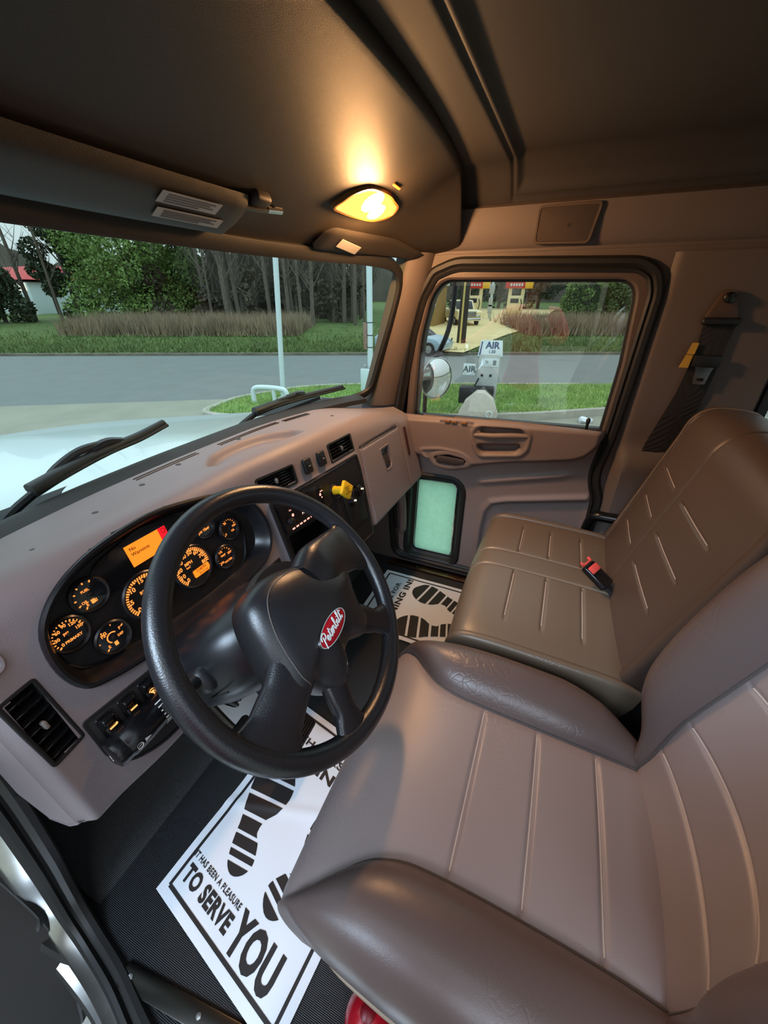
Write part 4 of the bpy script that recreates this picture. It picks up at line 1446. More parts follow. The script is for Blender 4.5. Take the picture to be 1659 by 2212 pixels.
# floor strip with screws, at the driver's door
fs = thing('sill_strip', (-.735, .2, 0), 'dark metal sill strip with screws along the floor edge by the open door', 'sill strip')
obj('strip', xf(frame((-.788, .41, .004), (-.115, .993, 0), (-.993, -.115, 0), (0, 0, 1)), rbox(.33, .034, .006, .002, 2)), MT['dsteel'], fs)
for t_ in (.145, -.02, -.14):
    obj('screw', xf(frame((-.788 - .115*t_, .41 + .993*t_, .007), (1, 0, 0), (0, 1, 0)), lathe([(.006, 0), (.005, .002), (.002, .0025)], 12, False, True)), MT['steel'], fs)

# =================================================================== SEATS
def seat_surface(path, per, a, b, h, drop, cx, grooves=(), gd=.004, crown=.006, ncen=26, nb=16, concave=None, gw=.0045, dense=True, seams=(), glim=None):
    P = crom(path, per)
    # denser rows around the grooves
    s = np.concatenate([[0], np.cumsum(np.linalg.norm(np.diff(P, axis=0), axis=1))])
    ss = list(np.linspace(0, s[-1], 60))
    gs = []
    for g in grooves:
        k = np.argmin(np.hypot(P[:, 0] - g[0], P[:, 1] - g[1]) if isinstance(g, tuple) else np.abs(P[:, 0] - g))
        gs.append(s[k])
        ss += list(s[k] + np.linspace(-.012, .012, 13))
    ss = np.array(sorted(ss))
    ss = ss[(ss >= 0) & (ss <= s[-1])]
    y, z = np.interp(ss, s, P[:, 0]), np.interp(ss, s, P[:, 1])
    t = np.stack([np.gradient(y, ss), np.gradient(z, ss)], 1)
    # smooth tangents
    k = np.ones(5) / 5
    t = np.stack([np.convolve(np.pad(t[:, i], 2, 'edge'), k, 'valid') for i in (0, 1)], 1)
    t /= np.linalg.norm(t, axis=1, keepdims=True)
    n = np.stack([t[:, 1], -t[:, 0]], 1)
    q = ss / s[-1]
    av, bv, hv, dv = a(q), b(q), h(q), drop(q)
    gsum = np.zeros(len(ss))
    for g in gs:
        gsum += np.exp(-((ss - g) / gw) ** 2)
    cen, left, right = [], [], []
    for i in range(len(ss)):
        base = np.array([cx, y[i], z[i]])
        nn = np.array([0, n[i, 0], n[i, 1]])
        uu = np.concatenate([np.linspace(-1, 1, ncen)] + [np.array([u + d for d in np.linspace(-.03, .03, 7)]) for u in seams]) if seams else np.linspace(-1, 1, ncen)
        uu = np.sort(uu)
        row = []
        for u in uu:
            f = crown * (1 - u*u)
            if concave is not None:
                f += concave(q[i]) * u*u
            lim = 1 if glim is None else float(glim(u))
            f -= gd * gsum[i] * lim * (1 - abs(u) ** 8)
            for sm_ in seams:
                f -= gd * math.exp(-((u - sm_) * av[i] / .0045) ** 2)
            f -= .004 * abs(u) ** 30
            row.append(base + np.array([u * av[i], 0, 0]) + nn * f)
        cen.append(row)
        cc = concave(q[i]) if concave is not None else 0
        for sgn, lst in ((1, right), (-1, left)):
            w = bv[i] - av[i]
            c4 = [(av[i], cc - .004), (av[i] + .12*w, cc + hv[i]*1.25), (bv[i] - .10*w, cc + hv[i]*1.40), (bv[i], cc*.6 - .012)]
            r = []
            for tt in np.linspace(0, 1, nb):
                m = 1 - tt
                p = [m**3*c4[0][j] + 3*m*m*tt*c4[1][j] + 3*m*tt*tt*c4[2][j] + tt**3*c4[3][j] for j in (0, 1)]
                r.append(base + np.array([sgn * p[0], 0, 0]) + nn * p[1])
            for dd, ins in ((.3, -.002), (.6, .002), (1.0, .008)):
                r.append(base + np.array([sgn * (bv[i] - ins), 0, 0]) + nn * (cc*.6*(1-dd) - .012 - dv[i]*dd))
            lst.append(r)
    C_, L_, R_ = sheet(np.array(cen)), sheet(np.array(left)), sheet(np.array(right))
    info = dict(cen=np.array(cen), left=np.array(left), right=np.array(right), n=n, ss=ss, gs=gs, uu=uu)
    return flip(C_), L_, flip(R_), info

const = lambda v: (lambda q: np.full(np.shape(q), v, float))
ds = thing('driver_seat', (-.42, 0, 0), 'mauve and brown vinyl driver seat with deep side bolsters', 'seat')
# path: front foot, roll, top, crease
dp_ = [(.205, .300), (.228, .335), (.236, .380), (.228, .420), (.200, .452), (.150, .472), (.08, .480), (-.02, .479), (-.12, .474), (-.22, .466), (-.29, .455), (-.33, .440)]
pa = crom(dp_, 4)
sl_ = np.concatenate([[0], np.cumsum(np.linalg.norm(np.diff(pa, axis=0), axis=1))]); sl_ /= sl_[-1]
def byy(ys_, vs_):
    """value given against the path's y on the top side -> function of the path parameter"""
    k = len(pa) // 3
    qy = [float(np.interp(-y_, -pa[10:, 0], sl_[10:])) for y_ in ys_]
    return pch(qy, vs_)
A_ = byy([.236, .215, .185, .15, .11, .05, -.10, -.20, -.26, -.31], [.246, .242, .226, .192, .162, .146, .142, .143, .146, .150])
B_ = byy([.236, .215, .185, .10, .0, -.12, -.20, -.26, -.31], [.250, .252, .262, .274, .280, .280, .262, .22, .175])
H_ = byy([.236, .21, .185, .14, .08, -.02, -.12, -.20, -.27, -.31], [.0, .008, .022, .036, .044, .046, .044, .034, .014, .004])
D_ = const(.085)
c, l, r, inf = seat_surface(dp_, 4, A_, B_, H_, D_, -.42, grooves=(-.005, -.105, -.205), gd=.006, crown=.006)
cu = obj('cushion', c, MT['seat'], ds, sharp=180)
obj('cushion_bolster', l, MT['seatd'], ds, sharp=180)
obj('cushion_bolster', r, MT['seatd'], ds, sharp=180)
for g in inf['gs']:
    k = int(np.argmin(np.abs(inf['ss'] - g)))
    obj('seam_thread', tube(inf['cen'][k][1:-1] + np.array([0, 0, .0010]), .0013, 6), MT['thread'], cu)
for side_ in ('left', 'right'):
    obj('seam_piping', tube(inf[side_][3:-2, 0] + np.array([0, 0, .002]), .0022, 6), MT['dthread'], cu)
    e = inf[side_][:, -1]
    obj('lower_piping', tube(e, .006, 8), M('tan_piping', (150, 132, 112), .6) if 'tan_piping' not in bpy.data.materials else bpy.data.materials['tan_piping'], ds)
# side skirt below the piping and the pedestal
for s_, e in ((-1, inf['left'][:, -1]), (1, inf['right'][:, -1])):
    e = e[4:]
    G = np.stack([e + np.array([-s_*.002, 0, .002]), e * [1, 1, 1] + np.array([-s_*.012, 0, -.035]), e + np.array([-s_*.05, 0, -.07])], 1)
    obj('cushion_skirt', sheet(G) if s_ < 0 else flip(sheet(G)), MT['seatd'], ds, sharp=180)
obj('cushion_base', boxat(-.62, -.22, -.34, .19, .27, .42, .03), MT['black'], ds)
obj('pedestal', boxat(-.60, -.24, -.32, .12, 0, .27, .02), MT['rubber'], ds)
# backrest
bt14 = math.tan(rad(14))
def bpth(z0, z1, y0, n=9, tilt=bt14):
    return [(y0 - (z - z0) * tilt, z) for z in np.linspace(z0, z1, n)]
bp_ = [(-.268, .425), (-.272, .455)] + bpth(.50, 1.04, -.288, 9) + [(-.452, 1.10), (-.49, 1.135), (-.54, 1.13)]
qa = lambda zs_, vs_: pch([float(np.interp(z_, [p[1] for p in bp_[:11]], np.linspace(0, 10/13., 11))) for z_ in zs_], vs_)
A2 = qa([.43, .50, .60, .75, .90, 1.06], [.150, .148, .140, .132, .128, .12])
B2 = qa([.43, .47, .52, .60, .75, .90, 1.06], [.165, .20, .235, .255, .262, .255, .22])
H2 = qa([.43, .48, .55, .70, .90, 1.06], [.004, .022, .048, .060, .055, .02])
CC = qa([.43, .50, .60, .80, 1.0], [.006, .022, .034, .036, .02])
c, l, r, inf = seat_surface(bp_, 4, A2, B2, H2, const(.10), -.42, grooves=((-.300, .535), (-.322, .617), (-.350, .735), (-.377, .85)), gd=.005, crown=.0, concave=lambda q: float(CC(q)))
bk = obj('backrest', c, MT['seat'], ds, sharp=180)
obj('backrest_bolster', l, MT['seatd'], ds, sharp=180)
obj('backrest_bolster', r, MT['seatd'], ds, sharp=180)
for side_ in ('left', 'right'):
    obj('seam_piping', tube(inf[side_][2:-2, 0] + np.array([0, .002, 0]), .0022, 6), MT['dthread'], bk)
for g in inf['gs']:
    k = int(np.argmin(np.abs(inf['ss'] - g)))
    obj('seam_thread', tube(inf['cen'][k][1:-1] + np.array([0, .0010, .0003]), .0013, 6), MT['thread'], bk)
obj('backrest_shell', boxat(-.66, -.18, -.60, -.50, .45, 1.10, .04), MT['black'], ds)

# passenger bench
bs = thing('passenger_bench', (.28, 0, 0), 'wide taupe vinyl passenger bench with stitched panels', 'seat')
bp2 = [(.105, .12), (.125, .22), (.140, .33), (.140, .39), (.125, .425), (.095, .442), (.03, .446), (-.06, .444), (-.16, .440), (-.25, .434), (-.31, .42)]
glim = lambda u: 1.0 if (-.78 < u < -.10 or .22 < u < .80) else 0.0
c, l, r, inf = seat_surface(bp2, 4, const(.325), pch([0, .35, .45, 1], [.352, .352, .352, .350]), const(.006), pch([0, .3, .4, 1], [.05, .06, .09, .09]), .275, grooves=(.006, -.088, -.178), gd=.005, crown=.012, ncen=60, seams=(-.08, .20), glim=glim)
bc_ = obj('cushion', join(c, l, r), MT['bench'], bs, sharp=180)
U = inf['uu']
for g in inf['gs']:
    k = int(np.argmin(np.abs(inf['ss'] - g)))
    for u0, u1 in ((-.76, -.14), (.26, .76)):
        kk = (U > u0) & (U < u1)
        obj('seam_thread', tube(inf['cen'][k][kk] + np.array([0, 0, .0006]), .0012, 6), MT['thread'], bc_)
for u in (-.08, .20):
    k = int(np.argmin(np.abs(U - u)))
    obj('seam_piping', tube(inf['cen'][16:, k] + np.array([0, 0, .003]), .003, 6), M('bench_piping', (140, 120, 102), .4) if 'bench_piping' not in bpy.data.materials else bpy.data.materials['bench_piping'], bc_)
obj('bench_base', boxat(-.05, .60, -.36, .09, 0, .40, .02), MT['rubber'], bs)
t16 = math.tan(rad(15))
bb = [(-.262, .40), (-.27, .44)] + bpth(.50, .83, -.288, 7, t16) + [(-.386, .872), (-.408, .903), (-.450, .918), (-.53, .910), (-.58, .87)]
glim2 = lambda u: 1.0 if (-.74 < u < -.06 or .20 < u < .80) else 0.0
c, l, r, inf = seat_surface(bb, 4, const(.31), pch([0, .1, .5, 1], [.335, .345, .345, .34]), const(.006), const(.10), .29, grooves=((-.302, .55), (-.330, .645), (-.357, .74)), gd=.005, crown=.016, ncen=60, seams=(.07,), glim=glim2)
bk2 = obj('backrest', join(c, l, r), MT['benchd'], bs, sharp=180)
U = inf['uu']
for g in inf['gs']:
    k = int(np.argmin(np.abs(inf['ss'] - g)))
    for u0, u1 in ((-.72, -.10), (.24, .78)):
        kk = (U > u0) & (U < u1)
        obj('seam_thread', tube(inf['cen'][k][kk] + np.array([0, .0006, .0002]), .0012, 6), MT['thread'], bk2)
obj('seam_piping', tube(np.concatenate([inf['right'][8:-4, 3]]) + np.array([0, .001, 0]), .002, 6), bpy.data.materials['bench_piping'], bk2)
obj('backrest_shell', boxat(-.03, .61, -.64, -.54, .30, .86, .03), MT['black'], bs)

# belt buckle between cushion and backrest
bu = thing('belt_buckle', (.27, -.25, .47), 'black seat belt buckle with a red button on the passenger bench', 'buckle')
f = frame((.262, -.215, .490), (.80, -.45, .1), (.35, .55, .35))
obj('stalk', xf(f, mv(rbox(.024, .10, .010, .004, 2), (.0, -.080, -.004))), MT['rubber'], bu)
obj('body', xf(f, rbox(.050, .080, .022, .007, 3)), MT['blackgloss'], bu)
obj('button', xf(f, mv(rbox(.040, .022, .010, .003, 2), (0, .020, .010))), MT['redbtn'], bu, label='red press button')
obj('button', xf(f, join(mv(rbox(.042, .005, .008, .001, 1), (0, .044, .006)), mv(rbox(.005, .014, .008, .001, 1), (-.0185, .048, .006)), mv(rbox(.005, .014, .008, .001, 1), (.0185, .048, .006)))), MT['redbtn'], bu)

# rounded red bottle at the foot of the driver seat
rb = thing('red_bottle', (-.672, .115, 0), 'rounded red bottle on the floor at the foot of the driver seat', 'bottle')
obj('body', mv(lathe([(.035, 0), (.042, .006), (.042, .09), (.038, .125), (.024, .145), (.012, .15)], 28, True, True), (-.672, .086, 0)), MT['red'], rb)
obj('cap', mv(lathe([(.013, .146), (.012, .156), (.006, .160)], 16, False, True), (-.672, .086, 0)), M('dark_red_cap', (120, 12, 26), .4), rb)

# =================================================================== OVERHEAD FITTINGS
def conf(x, v, off=0):
    e = 1e-3
    p = con(np.array(x), np.array(v))
    tx = con(np.array(x+e), np.array(v)) - p
    ty = con(np.array(x), np.array(v+e)) - p
    n = np.cross(tx, ty); n /= np.linalg.norm(n)
    if n[2] > 0:
        n = -n
    ty /= np.linalg.norm(ty); tx = np.cross(ty, n)
    return frame(p + n*off, tx, ty, n)
dl = thing('dome_lamp', (.24, .50, 1.40), 'lit amber dome lamp on the overhead console', 'lamp')
f = conf(.365, .425)
LO = [(np.linalg.inv(f) @ np.array([*con(np.array(x), np.array(v)), 1.]))[:2] for x, v in ((.246, .335), (.252, .40), (.262, .46), (.30, .53), (.38, .54), (.43, .515), (.475, .475), (.487, .38), (.44, .312), (.36, .308), (.29, .318))]
LO = crom(LO, 4, True)
obj('bezel', xf(f, bezel(LO, [(-.006, .004), (-.003, .010), (.003, .010), (.006, .0), (.006, -.004)])), M('amber_lamp_bezel', (120, 84, 40), .4), dl)
obj('lens', xf(f, dome(LO, (0, 0), [(.96, .004), (.94, .009), (.80, .012), (.4, .013)])), glow('amber_lens', (255, 186, 70), 2.2), dl)
obj('bulb', xf(f, join(mv(lathe([(.034, .0), (.030, .004), (.012, .006)], 20, False, True), (-.020, .012, .012)), mv(lathe([(.028, .0), (.023, .004), (.010, .006)], 20, False, True), (.034, -.006, .012)))), glow('lamp_hot_spot', (255, 240, 200), 9), dl)
obj('switch', xf(f, mv(rbox(.040, .008, .006, .002, 2), (.020, .074, .004))), M('amber_switch', (200, 130, 60), .4), dl)
for k, (u, v, e_) in enumerate(((-.02, .012, 3.4), (.034, -.006, 2.6))):
    ld = bpy.data.lights.new('dome_bulb', 'POINT')
    ld.energy = e_
    ld.shadow_soft_size = .022
    ld.color = (1.0, .50, .19)
    lo = bpy.data.objects.new('dome_bulb', ld)
    COL.objects.link(lo)
    lo.location = tuple((f @ np.array([u, v, .036, 1.]))[:3])

la = bpy.data.lights.new('dome_lens', 'AREA')
la.shape = 'DISK'
la.size = .09
la.energy = 2.9
la.color = (1.0, .54, .26)
lo = bpy.data.objects.new('dome_lens', la)
COL.objects.link(lo)
lo.matrix_world = Matrix([list(map(float, r)) for r in f]) @ Matrix.Translation((0, 0, .022)) @ Matrix.Rotation(PI, 4, 'X')

# sun visors
def visor(name, x0, x1, v0, v1, label, thick=.016):
    t = thing(name, tuple(con(np.array((x0+x1)/2), np.array((v0+v1)/2))), label, 'sun visor')
    G, G2 = [], []
    for a in np.linspace(0, 1, 24):
        r1, r2 = [], []
        x = x0 + (x1-x0)*a
        for b in np.linspace(0, 1, 12):
            rr_ = min(a, 1-a) * (x1-x0)
            tp = min(1, (min(rr_/.03, 1) * (2 - min(rr_/.03, 1))))
            vv = .5 + (b-.5) * (.55 + .45*tp)
            p = con(np.array(x), np.array(v0 + (v1-v0)*vv))
            k = math.sqrt(max(0, 1 - (2*b-1)**4)) * math.sqrt(max(0, tp))
            r1.append(p + np.array([0, -.3, -.95]) * (.010 + thick * k))
            r2.append(p + np.array([0, -.3, -.95]) * (.010 - .004*k))
        G.append(r1); G2.append(r2)
    p = obj('panel', join(flip(sheet(np.array(G))), sheet(np.array(G2))), MT['console'], t, sharp=180)
    return t, p
vt, vp = visor('sun_visor', -.70, .01, .035, .27, 'brown padded sun visor with printed warning labels above the steering wheel')
def onv(x, v, off):
    f = conf(x, v, off)
    return f
for (x, v, w, h) in ((-.150, .195, .130, .026), (-.130, .12, .150, .022)):
    f = onv(x, v, .0275)
    lb_ = obj('warning_label', xf(f, prism([(-w/2, -h/2), (w/2, -h/2), (w/2, h/2), (-w/2, h/2)], 0, .0008)), MT['label'], vt, label='pale printed warning label')
    obj('label_print', xf(f, join(*[mv(rbox(w*.8*k, .0028, .0004, 0), (-w*.4*(1-k), y, .001)) for y, k in ((h*.28, 1), (h*.08, .9), (-h*.12, 1), (-h*.32, .7))])), MT['labeltext'], lb_)
obj('pivot_arm', tube(crom([con(np.array(-.02), np.array(.24)) + (0, 0, -.020), con(np.array(.04), np.array(.245)) + (0, 0, -.018), con(np.array(.07), np.array(.25)) + (0, 0, -.012)], 5), .006, 8), MT['dsteel'], vt)
obj('pivot_boss', xf(conf(.02, .25, .006), rbox(.05, .035, .024, .008, 3)), MT['console'], vt)
obj('pivot_tip', cyl(con(np.array(.05), np.array(.245)) + (0, 0, -.016), con(np.array(.095), np.array(.25)) + (0, 0, -.014), .007), MT['chrome'], vt)
vt2, vp2 = visor('sun_visor', .29, .69, .01, .21, 'brown sun visor with one white label folded up beside the lamp', .008)
f = onv(.415, .085, .0195)
lb_ = obj('warning_label', xf(f, prism([(-.05, -.014), (.05, -.014), (.05, .014), (-.05, .014)], 0, .0008)), MT['label'], vt2, label='small white label')

# =================================================================== OUTSIDE OF THE TRUCK
# hood
hd = thing('truck_hood', (.0, 1.6, .6), 'white truck hood sloping away beyond the windshield', 'hood')
G = []
for y, w, zt, fall in ((.93, .86, .835, .16), (1.05, .86, .825, .18), (1.3, .83, .79, .24), (1.7, .78, .735, .30), (2.1, .72, .68, .34), (2.4, .66, .625, .38), (2.6, .60, .55, .36), (2.68, .56, .42, .3)):
    row = []
    for t in np.linspace(-1, 1, 41):
        u = abs(t)
        z = zt - .05 * u**2 - fall * max(0, (u - .62) / .38) ** 2.2 - .05 * u
        row.append((t * w + .0, y + .02 * u, z))
    G.append([(-w, y, -.45)] + row + [(w, y, -.45)])
obj('hood_shell', flip(sheet(np.array([crom(np.array(G)[:, j], 4) for j in range(43)]).transpose(1, 0, 2))), MT['hood'], hd, sharp=180)
obj('cowl', boxat(-.80, .76, .86, .99, .55, .79, .01), MT['black'], hd)

# wipers
def wiper(blade, arm, clip, label):
    t = thing('windshield_wiper', tuple(blade[0]), label, 'wiper')
    b = crom(blade, 5)
    obj('blade', tube(b, np.interp(np.linspace(0, 1, len(b)), [0, .5, 1], [.017, .013, .010]), 10, flat=.9), MT['black'], t)
    obj('rubber_edge', tube(b + np.array([0, -.012, -.004]), .004, 6), MT['rubber'], t)
    obj('arm', tube(crom(arm, 5), .009, 8), MT['black'], t)
    obj('clip', tube(crom(clip, 4), [.011]*(4*(len(clip)-1)+1), 8), MT['blackgloss'], t)
wiper([(-.462, .888, .873), (-.40, .892, .885), (-.30, .897, .899), (-.22, .897, .906), (-.144, .893, .921)],
      [(-.56, .905, .80), (-.50, .895, .845), (-.44, .895, .872), (-.40, .905, .893), (-.35, .902, .913), (-.30, .90, .914)],
      [(-.327, .90, .908), (-.29, .90, .914), (-.256, .90, .905)], 'black wiper lying across the windshield in front of the steering wheel')
wiper([(.186, .892, .869), (.278, .872, .877), (.40, .842, .880), (.568, .776, .888)],
      [(.10, .905, .83), (.164, .902, .851), (.24, .884, .876), (.357, .850, .893)],
      [(.33, .863, .888), (.37, .852, .893), (.40, .845, .889)], 'black wiper near the passenger corner of the windshield')

# convex mirror on its arm, outside the passenger window
mi = thing('convex_mirror', (1.15, .56, .84), 'round convex mirror outside the passenger window', 'mirror')
fm = zframe((1.15, .56, .84), (-.52, -.85, .02))
R_ = .098
obj('mirror_glass', xf(fm, lathe([(R_*math.sin(a), .030*math.cos(a*1.57/1.57) if False else .026*(1-math.sin(a)**2)) for a in np.linspace(PI/2, .01, 12)], 36, False, True)), M('mirror_silver', (236, 240, 240), .03, 1), mi)
obj('mirror_back', xf(fm, lathe([(R_ - .002, .004), (R_ + .003, .002), (R_ + .004, -.004), (R_*.9, -.03), (R_*.4, -.05)], 36, False, True)), MT['steel'], mi)
obj('mirror_arm', join(tube([(1.195, .63, .84), (1.165, .585, .84)], .009, 8), tube(crom([(1.19, .63, .80), (1.195, .63, .86), (1.17, .57, .95), (1.14, .51, 1.1), (1.13, .49, 1.4)], 5), .012, 10), tube([(1.19, .63, .42), (1.19, .63, .81)], .012, 8), tube([(.79, .60, .50), (1.19, .63, .45)], .012, 8), tube([(.79, .56, 1.36), (1.13, .49, 1.40)], .012, 8)), MT['black'], mi)

# open driver's door, sill and jamb at the lower left
dd = thing('door_2', (-.83, .85, 0), 'open driver door with dark trim at the lower left', '', kind='structure')
G = []
obj('door_panel', xf(frame((-.835, .80, 0), (-1, .0, 0), (0, 0, 1)), prism(roundpoly([(-.012, .30), (-.006, .02), (.02, -.10), (.07, -.34), (.9, -.40), (.9, 1.35), (-.02, 1.35)], .03), -.05, 0, .012)), M('dark_door_trim', (58, 54, 52), .6), dd)
obj('door_pocket', xf(frame((-.835, .80, 0), (-1, .0, 0), (0, 0, 1)), prism(roundpoly([(.05, -.30), (.86, -.34), (.86, -.02), (.022, -.02)], .03), -.0, .035, .015)), M('grey_door_pocket', (96, 92, 90), .6), dd)
obj('door_gasket', tube(crom([(-.826, .765, 1.3), (-.822, .765, .6), (-.822, .765, .2), (-.832, .765, .0), (-.85, .765, -.15), (-.90, .765, -.33)], 4), .016, 8), MT['rubber'], dd)
sl = thing('door_sill', (-.80, .4, -.05), 'bare aluminium door sill and jamb below the open driver door', 'sill')
def along(pts, prof):
    P = crom(pts, 6)
    T = np.gradient(P, axis=0); T /= np.linalg.norm(T, axis=1, keepdims=True)
    G = []
    for p, t in zip(P, T):
        s = np.cross(t, [1., 0, 0]); s /= np.linalg.norm(s)      # away from the opening, in the side plane
        if s @ (p - np.array([p[0], .2, .7])) < 0:
            s = -s
        G.append([p + np.array([-a, 0, 0]) + s * b for a, b in prof])
    return sheet(np.array(G))
edge_ = [(-.728, .64, 1.1), (-.732, .68, .75), (-.737, .70, .50), (-.752, .705, .29), (-.762, .735, .14), (-.772, .73, .05), (-.783, .68, .008), (-.80, .58, .003), (-.828, .467, .003), (-.86, .30, .003), (-.875, .15, .003), (-.878, -.3, .003)]
obj('seal', along(edge_, [(-.004, .0), (.0, -.008), (.010, -.010), (.018, -.004), (.018, .006), (.022, .006), (.028, -.002), (.036, .0), (.042, .012)]), MT['rubber'], sl)
obj('jamb', along(edge_, [(.038, .010), (.060, .022), (.064, .030), (.064, .10), (.082, .104), (.088, .112), (.088, .20), (.088, .45)]), MT['steel'], sl)
hn = thing('door_harness', (-.83, .72, .1), 'black wiring loop between the door and the aluminium jamb', 'cable')
obj('loop', tube(crom([(-.80, .80, .20), (-.825, .76, .10), (-.845, .765, .05), (-.842, .74, -.02), (-.83, .70, -.06)], 6), .012, 8), MT['rubber'], hn)
obj('strap', tube(crom([(-.805, .78, .17), (-.83, .77, .10), (-.84, .785, .04)], 6), .006, 8), MT['dsteel'], hn)
st_ = thing('cab_step', (-1.05, .1, -.40), 'bright step and fuel tank outside the driver doorway', 'step')
obj('tank', xf(zframe((-1.12, -.55, -.62), (0, 1, 0)), lathe([(.29, 0), (.30, .012), (.30, 1.9), (.29, 1.912)], 40, True, True)), M('polished_tank', (240, 240, 240), .25, 1), st_)
obj('tread', boxat(-1.28, -.93, -.40, .60, -.315, -.29, .008), MT['steel'], st_)

# =================================================================== GROUND
GZ = -1.25
def poly3(p, z, h=.04):
    return mv(prism(p, -h, 0), (0, 0, z))
def along2(p, d0, d1):
    p = np.array(p, float)
    return [tuple(p[0] + (p[0]-p[1]) * d0), tuple(p[1] + (p[1]-p[0]) * d1)]
far = along2([(9.83, 24.5), (22.16, -2.5)], 1.6, 1.2)
near = along2([(4.34, 12.92), (13.40, -1.67)], 2.4, 2.2)
obj('ground', boxat(-60, 260, -130, 330, GZ - .30, GZ - .06, 0), M('far_ground', (92, 92, 74), .9, var=(.3, .2)), kind='structure')
obj('pavement', poly3([near[0], near[1], (-60, near[1][1]), (-60, near[0][1])], GZ), M('concrete_apron', (150, 148, 132), .85, bump=(40, .3), var=(1.1, .10)), kind='structure')
obj('road', poly3([far[0], far[1], near[1], near[0]], GZ - .01), M('asphalt', (118, 122, 119), .8, bump=(60, .5), var=(1.5, .07)), kind='structure')
fv = np.array(far[1]) - np.array(far[0]); fv /= np.linalg.norm(fv)
fn = np.array([-fv[1], fv[0]])
if fn[0] < 0:
    fn = -fn
def fp(s, d):
    """point s metres along the far kerb from (9.83, 24.5), d metres beyond it"""
    return np.array([9.83, 24.5]) + fv * s + fn * d
# far kerb, verge, bank
obj('kerb_1' if False else 'trim_6', poly3([fp(-40, -.15), fp(60, -.15), fp(60, .15), fp(-40, .15)], GZ + .10, .3), M('old_kerb', (120, 116, 100), .9, var=(2, .3)), kind='structure')
G = []
for s in np.linspace(-60, 75, 80):
    r_ = []
    for d, z in ((.15, .08), (1.5, .10), (4, .16), (8, .25), (14, .45), (24, .7), (60, 1.2), (120, 2)):
        p = fp(s, d)
        r_.append((p[0], p[1], GZ + z + .06 * math.sin(s * .9 + d)))
    G.append(r_)
GRS = M('verge_grass_soil', (84, 104, 48), .95, var=(1.2, .35))
lo_v = flip(sheet(np.array(G)))
obj('verge', lo_v if np.cross(np.array(G)[0, 1] - np.array(G)[0, 0], np.array(G)[1, 0] - np.array(G)[0, 0])[2] < 0 else sheet(np.array(G)), GRS, kind='structure')
# station forecourt across the road
FCT = [(18.6, 6.4), (19.4, 4.0), (26.0, 3.7), (33, 2.6), (60, 2.2), (60, 19), (34, 11.5), (23, 8.8), (18.3, 7.6)]
LB = pch([18.3, 23, 34, 60], [7.6, 8.8, 11.5, 19])
RB = pch([18.3, 26, 33, 60], [4.3, 3.7, 2.6, 2.2])
def gz0(p):
    d = max(0, (np.array(p[:2]) - np.array([9.83, 24.5])) @ fn)
    return GZ + float(np.interp(d, [0, .15, 1.5, 4, 8, 14, 24, 60, 120], [.08, .08, .10, .16, .25, .45, .7, 1.2, 2]))
G = [[(x, y, gz0((x, y)) + .10) for y in np.linspace(float(RB(x)), float(LB(x)), 8)] for x in np.linspace(18.3, 60, 40)]
obj('forecourt', flip(sheet(np.array(G))), M('pale_forecourt', (226, 206, 150), .85, var=(.8, .08)), kind='structure')
# island in front of the passenger door, with its kerb
ISL = crom([(5.63, 7.08), (6.4, 7.55), (7.6, 7.45), (9.7, 5.9), (12.6, -.6), (16, -8), (13.5, -9.5), (10.6, -2.6), (9.7, -1.15), (8.47, .57), (7.5, 2.4), (6.2, 5.2)], 6, True)
obj('island', poly3(ISL, GZ + .12, .2), M('island_turf', (96, 130, 56), .95, var=(3, .35)), kind='structure')
kr = thing('island_kerb', (8.5, .6, GZ), 'pale concrete kerb edging the grass island', 'kerb')
K = np.array(offset(ISL, .10))
segs = 30
for i in range(0, len(K), 3):
    idx = [(i + k) % len(K) for k in range(4)]
    o_ = K[idx]; i_ = np.array(offset(ISL, -.05))[idx]
    if o_[:, 0].max() > 13.5:
        continue
    pp = np.concatenate([o_, i_[::-1]])
    obj('kerb_stone', poly3(pp, GZ + .15, .16), M('kerb_concrete', (176, 172, 160), .9, var=(3, .15)) if 'kerb_concrete' not in bpy.data.materials else bpy.data.materials['kerb_concrete'], kr)

random.seed(4)
rng = np.random.default_rng(7)
def blades(pts, h, w, lean=.35, hv=.4):
    n = len(pts)
    a = rng.uniform(0, 2*PI, n)
    H = h * rng.uniform(1-hv, 1+hv, n)
    c, s = np.cos(a), np.sin(a)
    L = rng.normal(0, lean, (n, 2)) * H[:, None]
    V = np.zeros((n, 3, 3))
    V[:, 0] = pts - np.stack([c, s, 0*c], 1) * w
    V[:, 1] = pts + np.stack([c, s, 0*c], 1) * w
    V[:, 2] = pts + np.stack([L[:, 0], L[:, 1], H], 1)
    return (V.reshape(-1, 3), [(3*i, 3*i+1, 3*i+2) for i in range(n)])
def scatter(poly, n):
    p = np.asarray(poly)
    out = np.zeros((0, 2))
    lo_, hi_ = p.min(0), p.max(0)
    while len(out) < n:
        q = rng.uniform(lo_, hi_, (n, 2))
        out = np.concatenate([out, q[inside(p, q[:, 0], q[:, 1])]])
    return out[:n]
q = scatter([x for x in ISL if x[1] > -3.5], 26000)
cl2 = .6 + .4 * np.sin(q[:, 0]*2.3) * np.sin(q[:, 1]*1.9 + 1)
vf = blades(np.concatenate([q, np.full((len(q), 1), GZ + .11)], 1), .085, .010, .5)
obj('island_grass', vf, M('grass_blades', (156, 182, 104), .8, var=(1.6, .35)), sharp=None, label='mown green grass growing on the island outside the passenger window', cat='grass', kind='stuff')
q = np.array([fp(s, d) for s, d in zip(rng.uniform(-16, 46, 30000), rng.gamma(1.2, 2.2, 30000))])
dd_ = (q - np.array([9.83, 24.5])) @ fn
ss_ = (q - np.array([9.83, 24.5])) @ fv
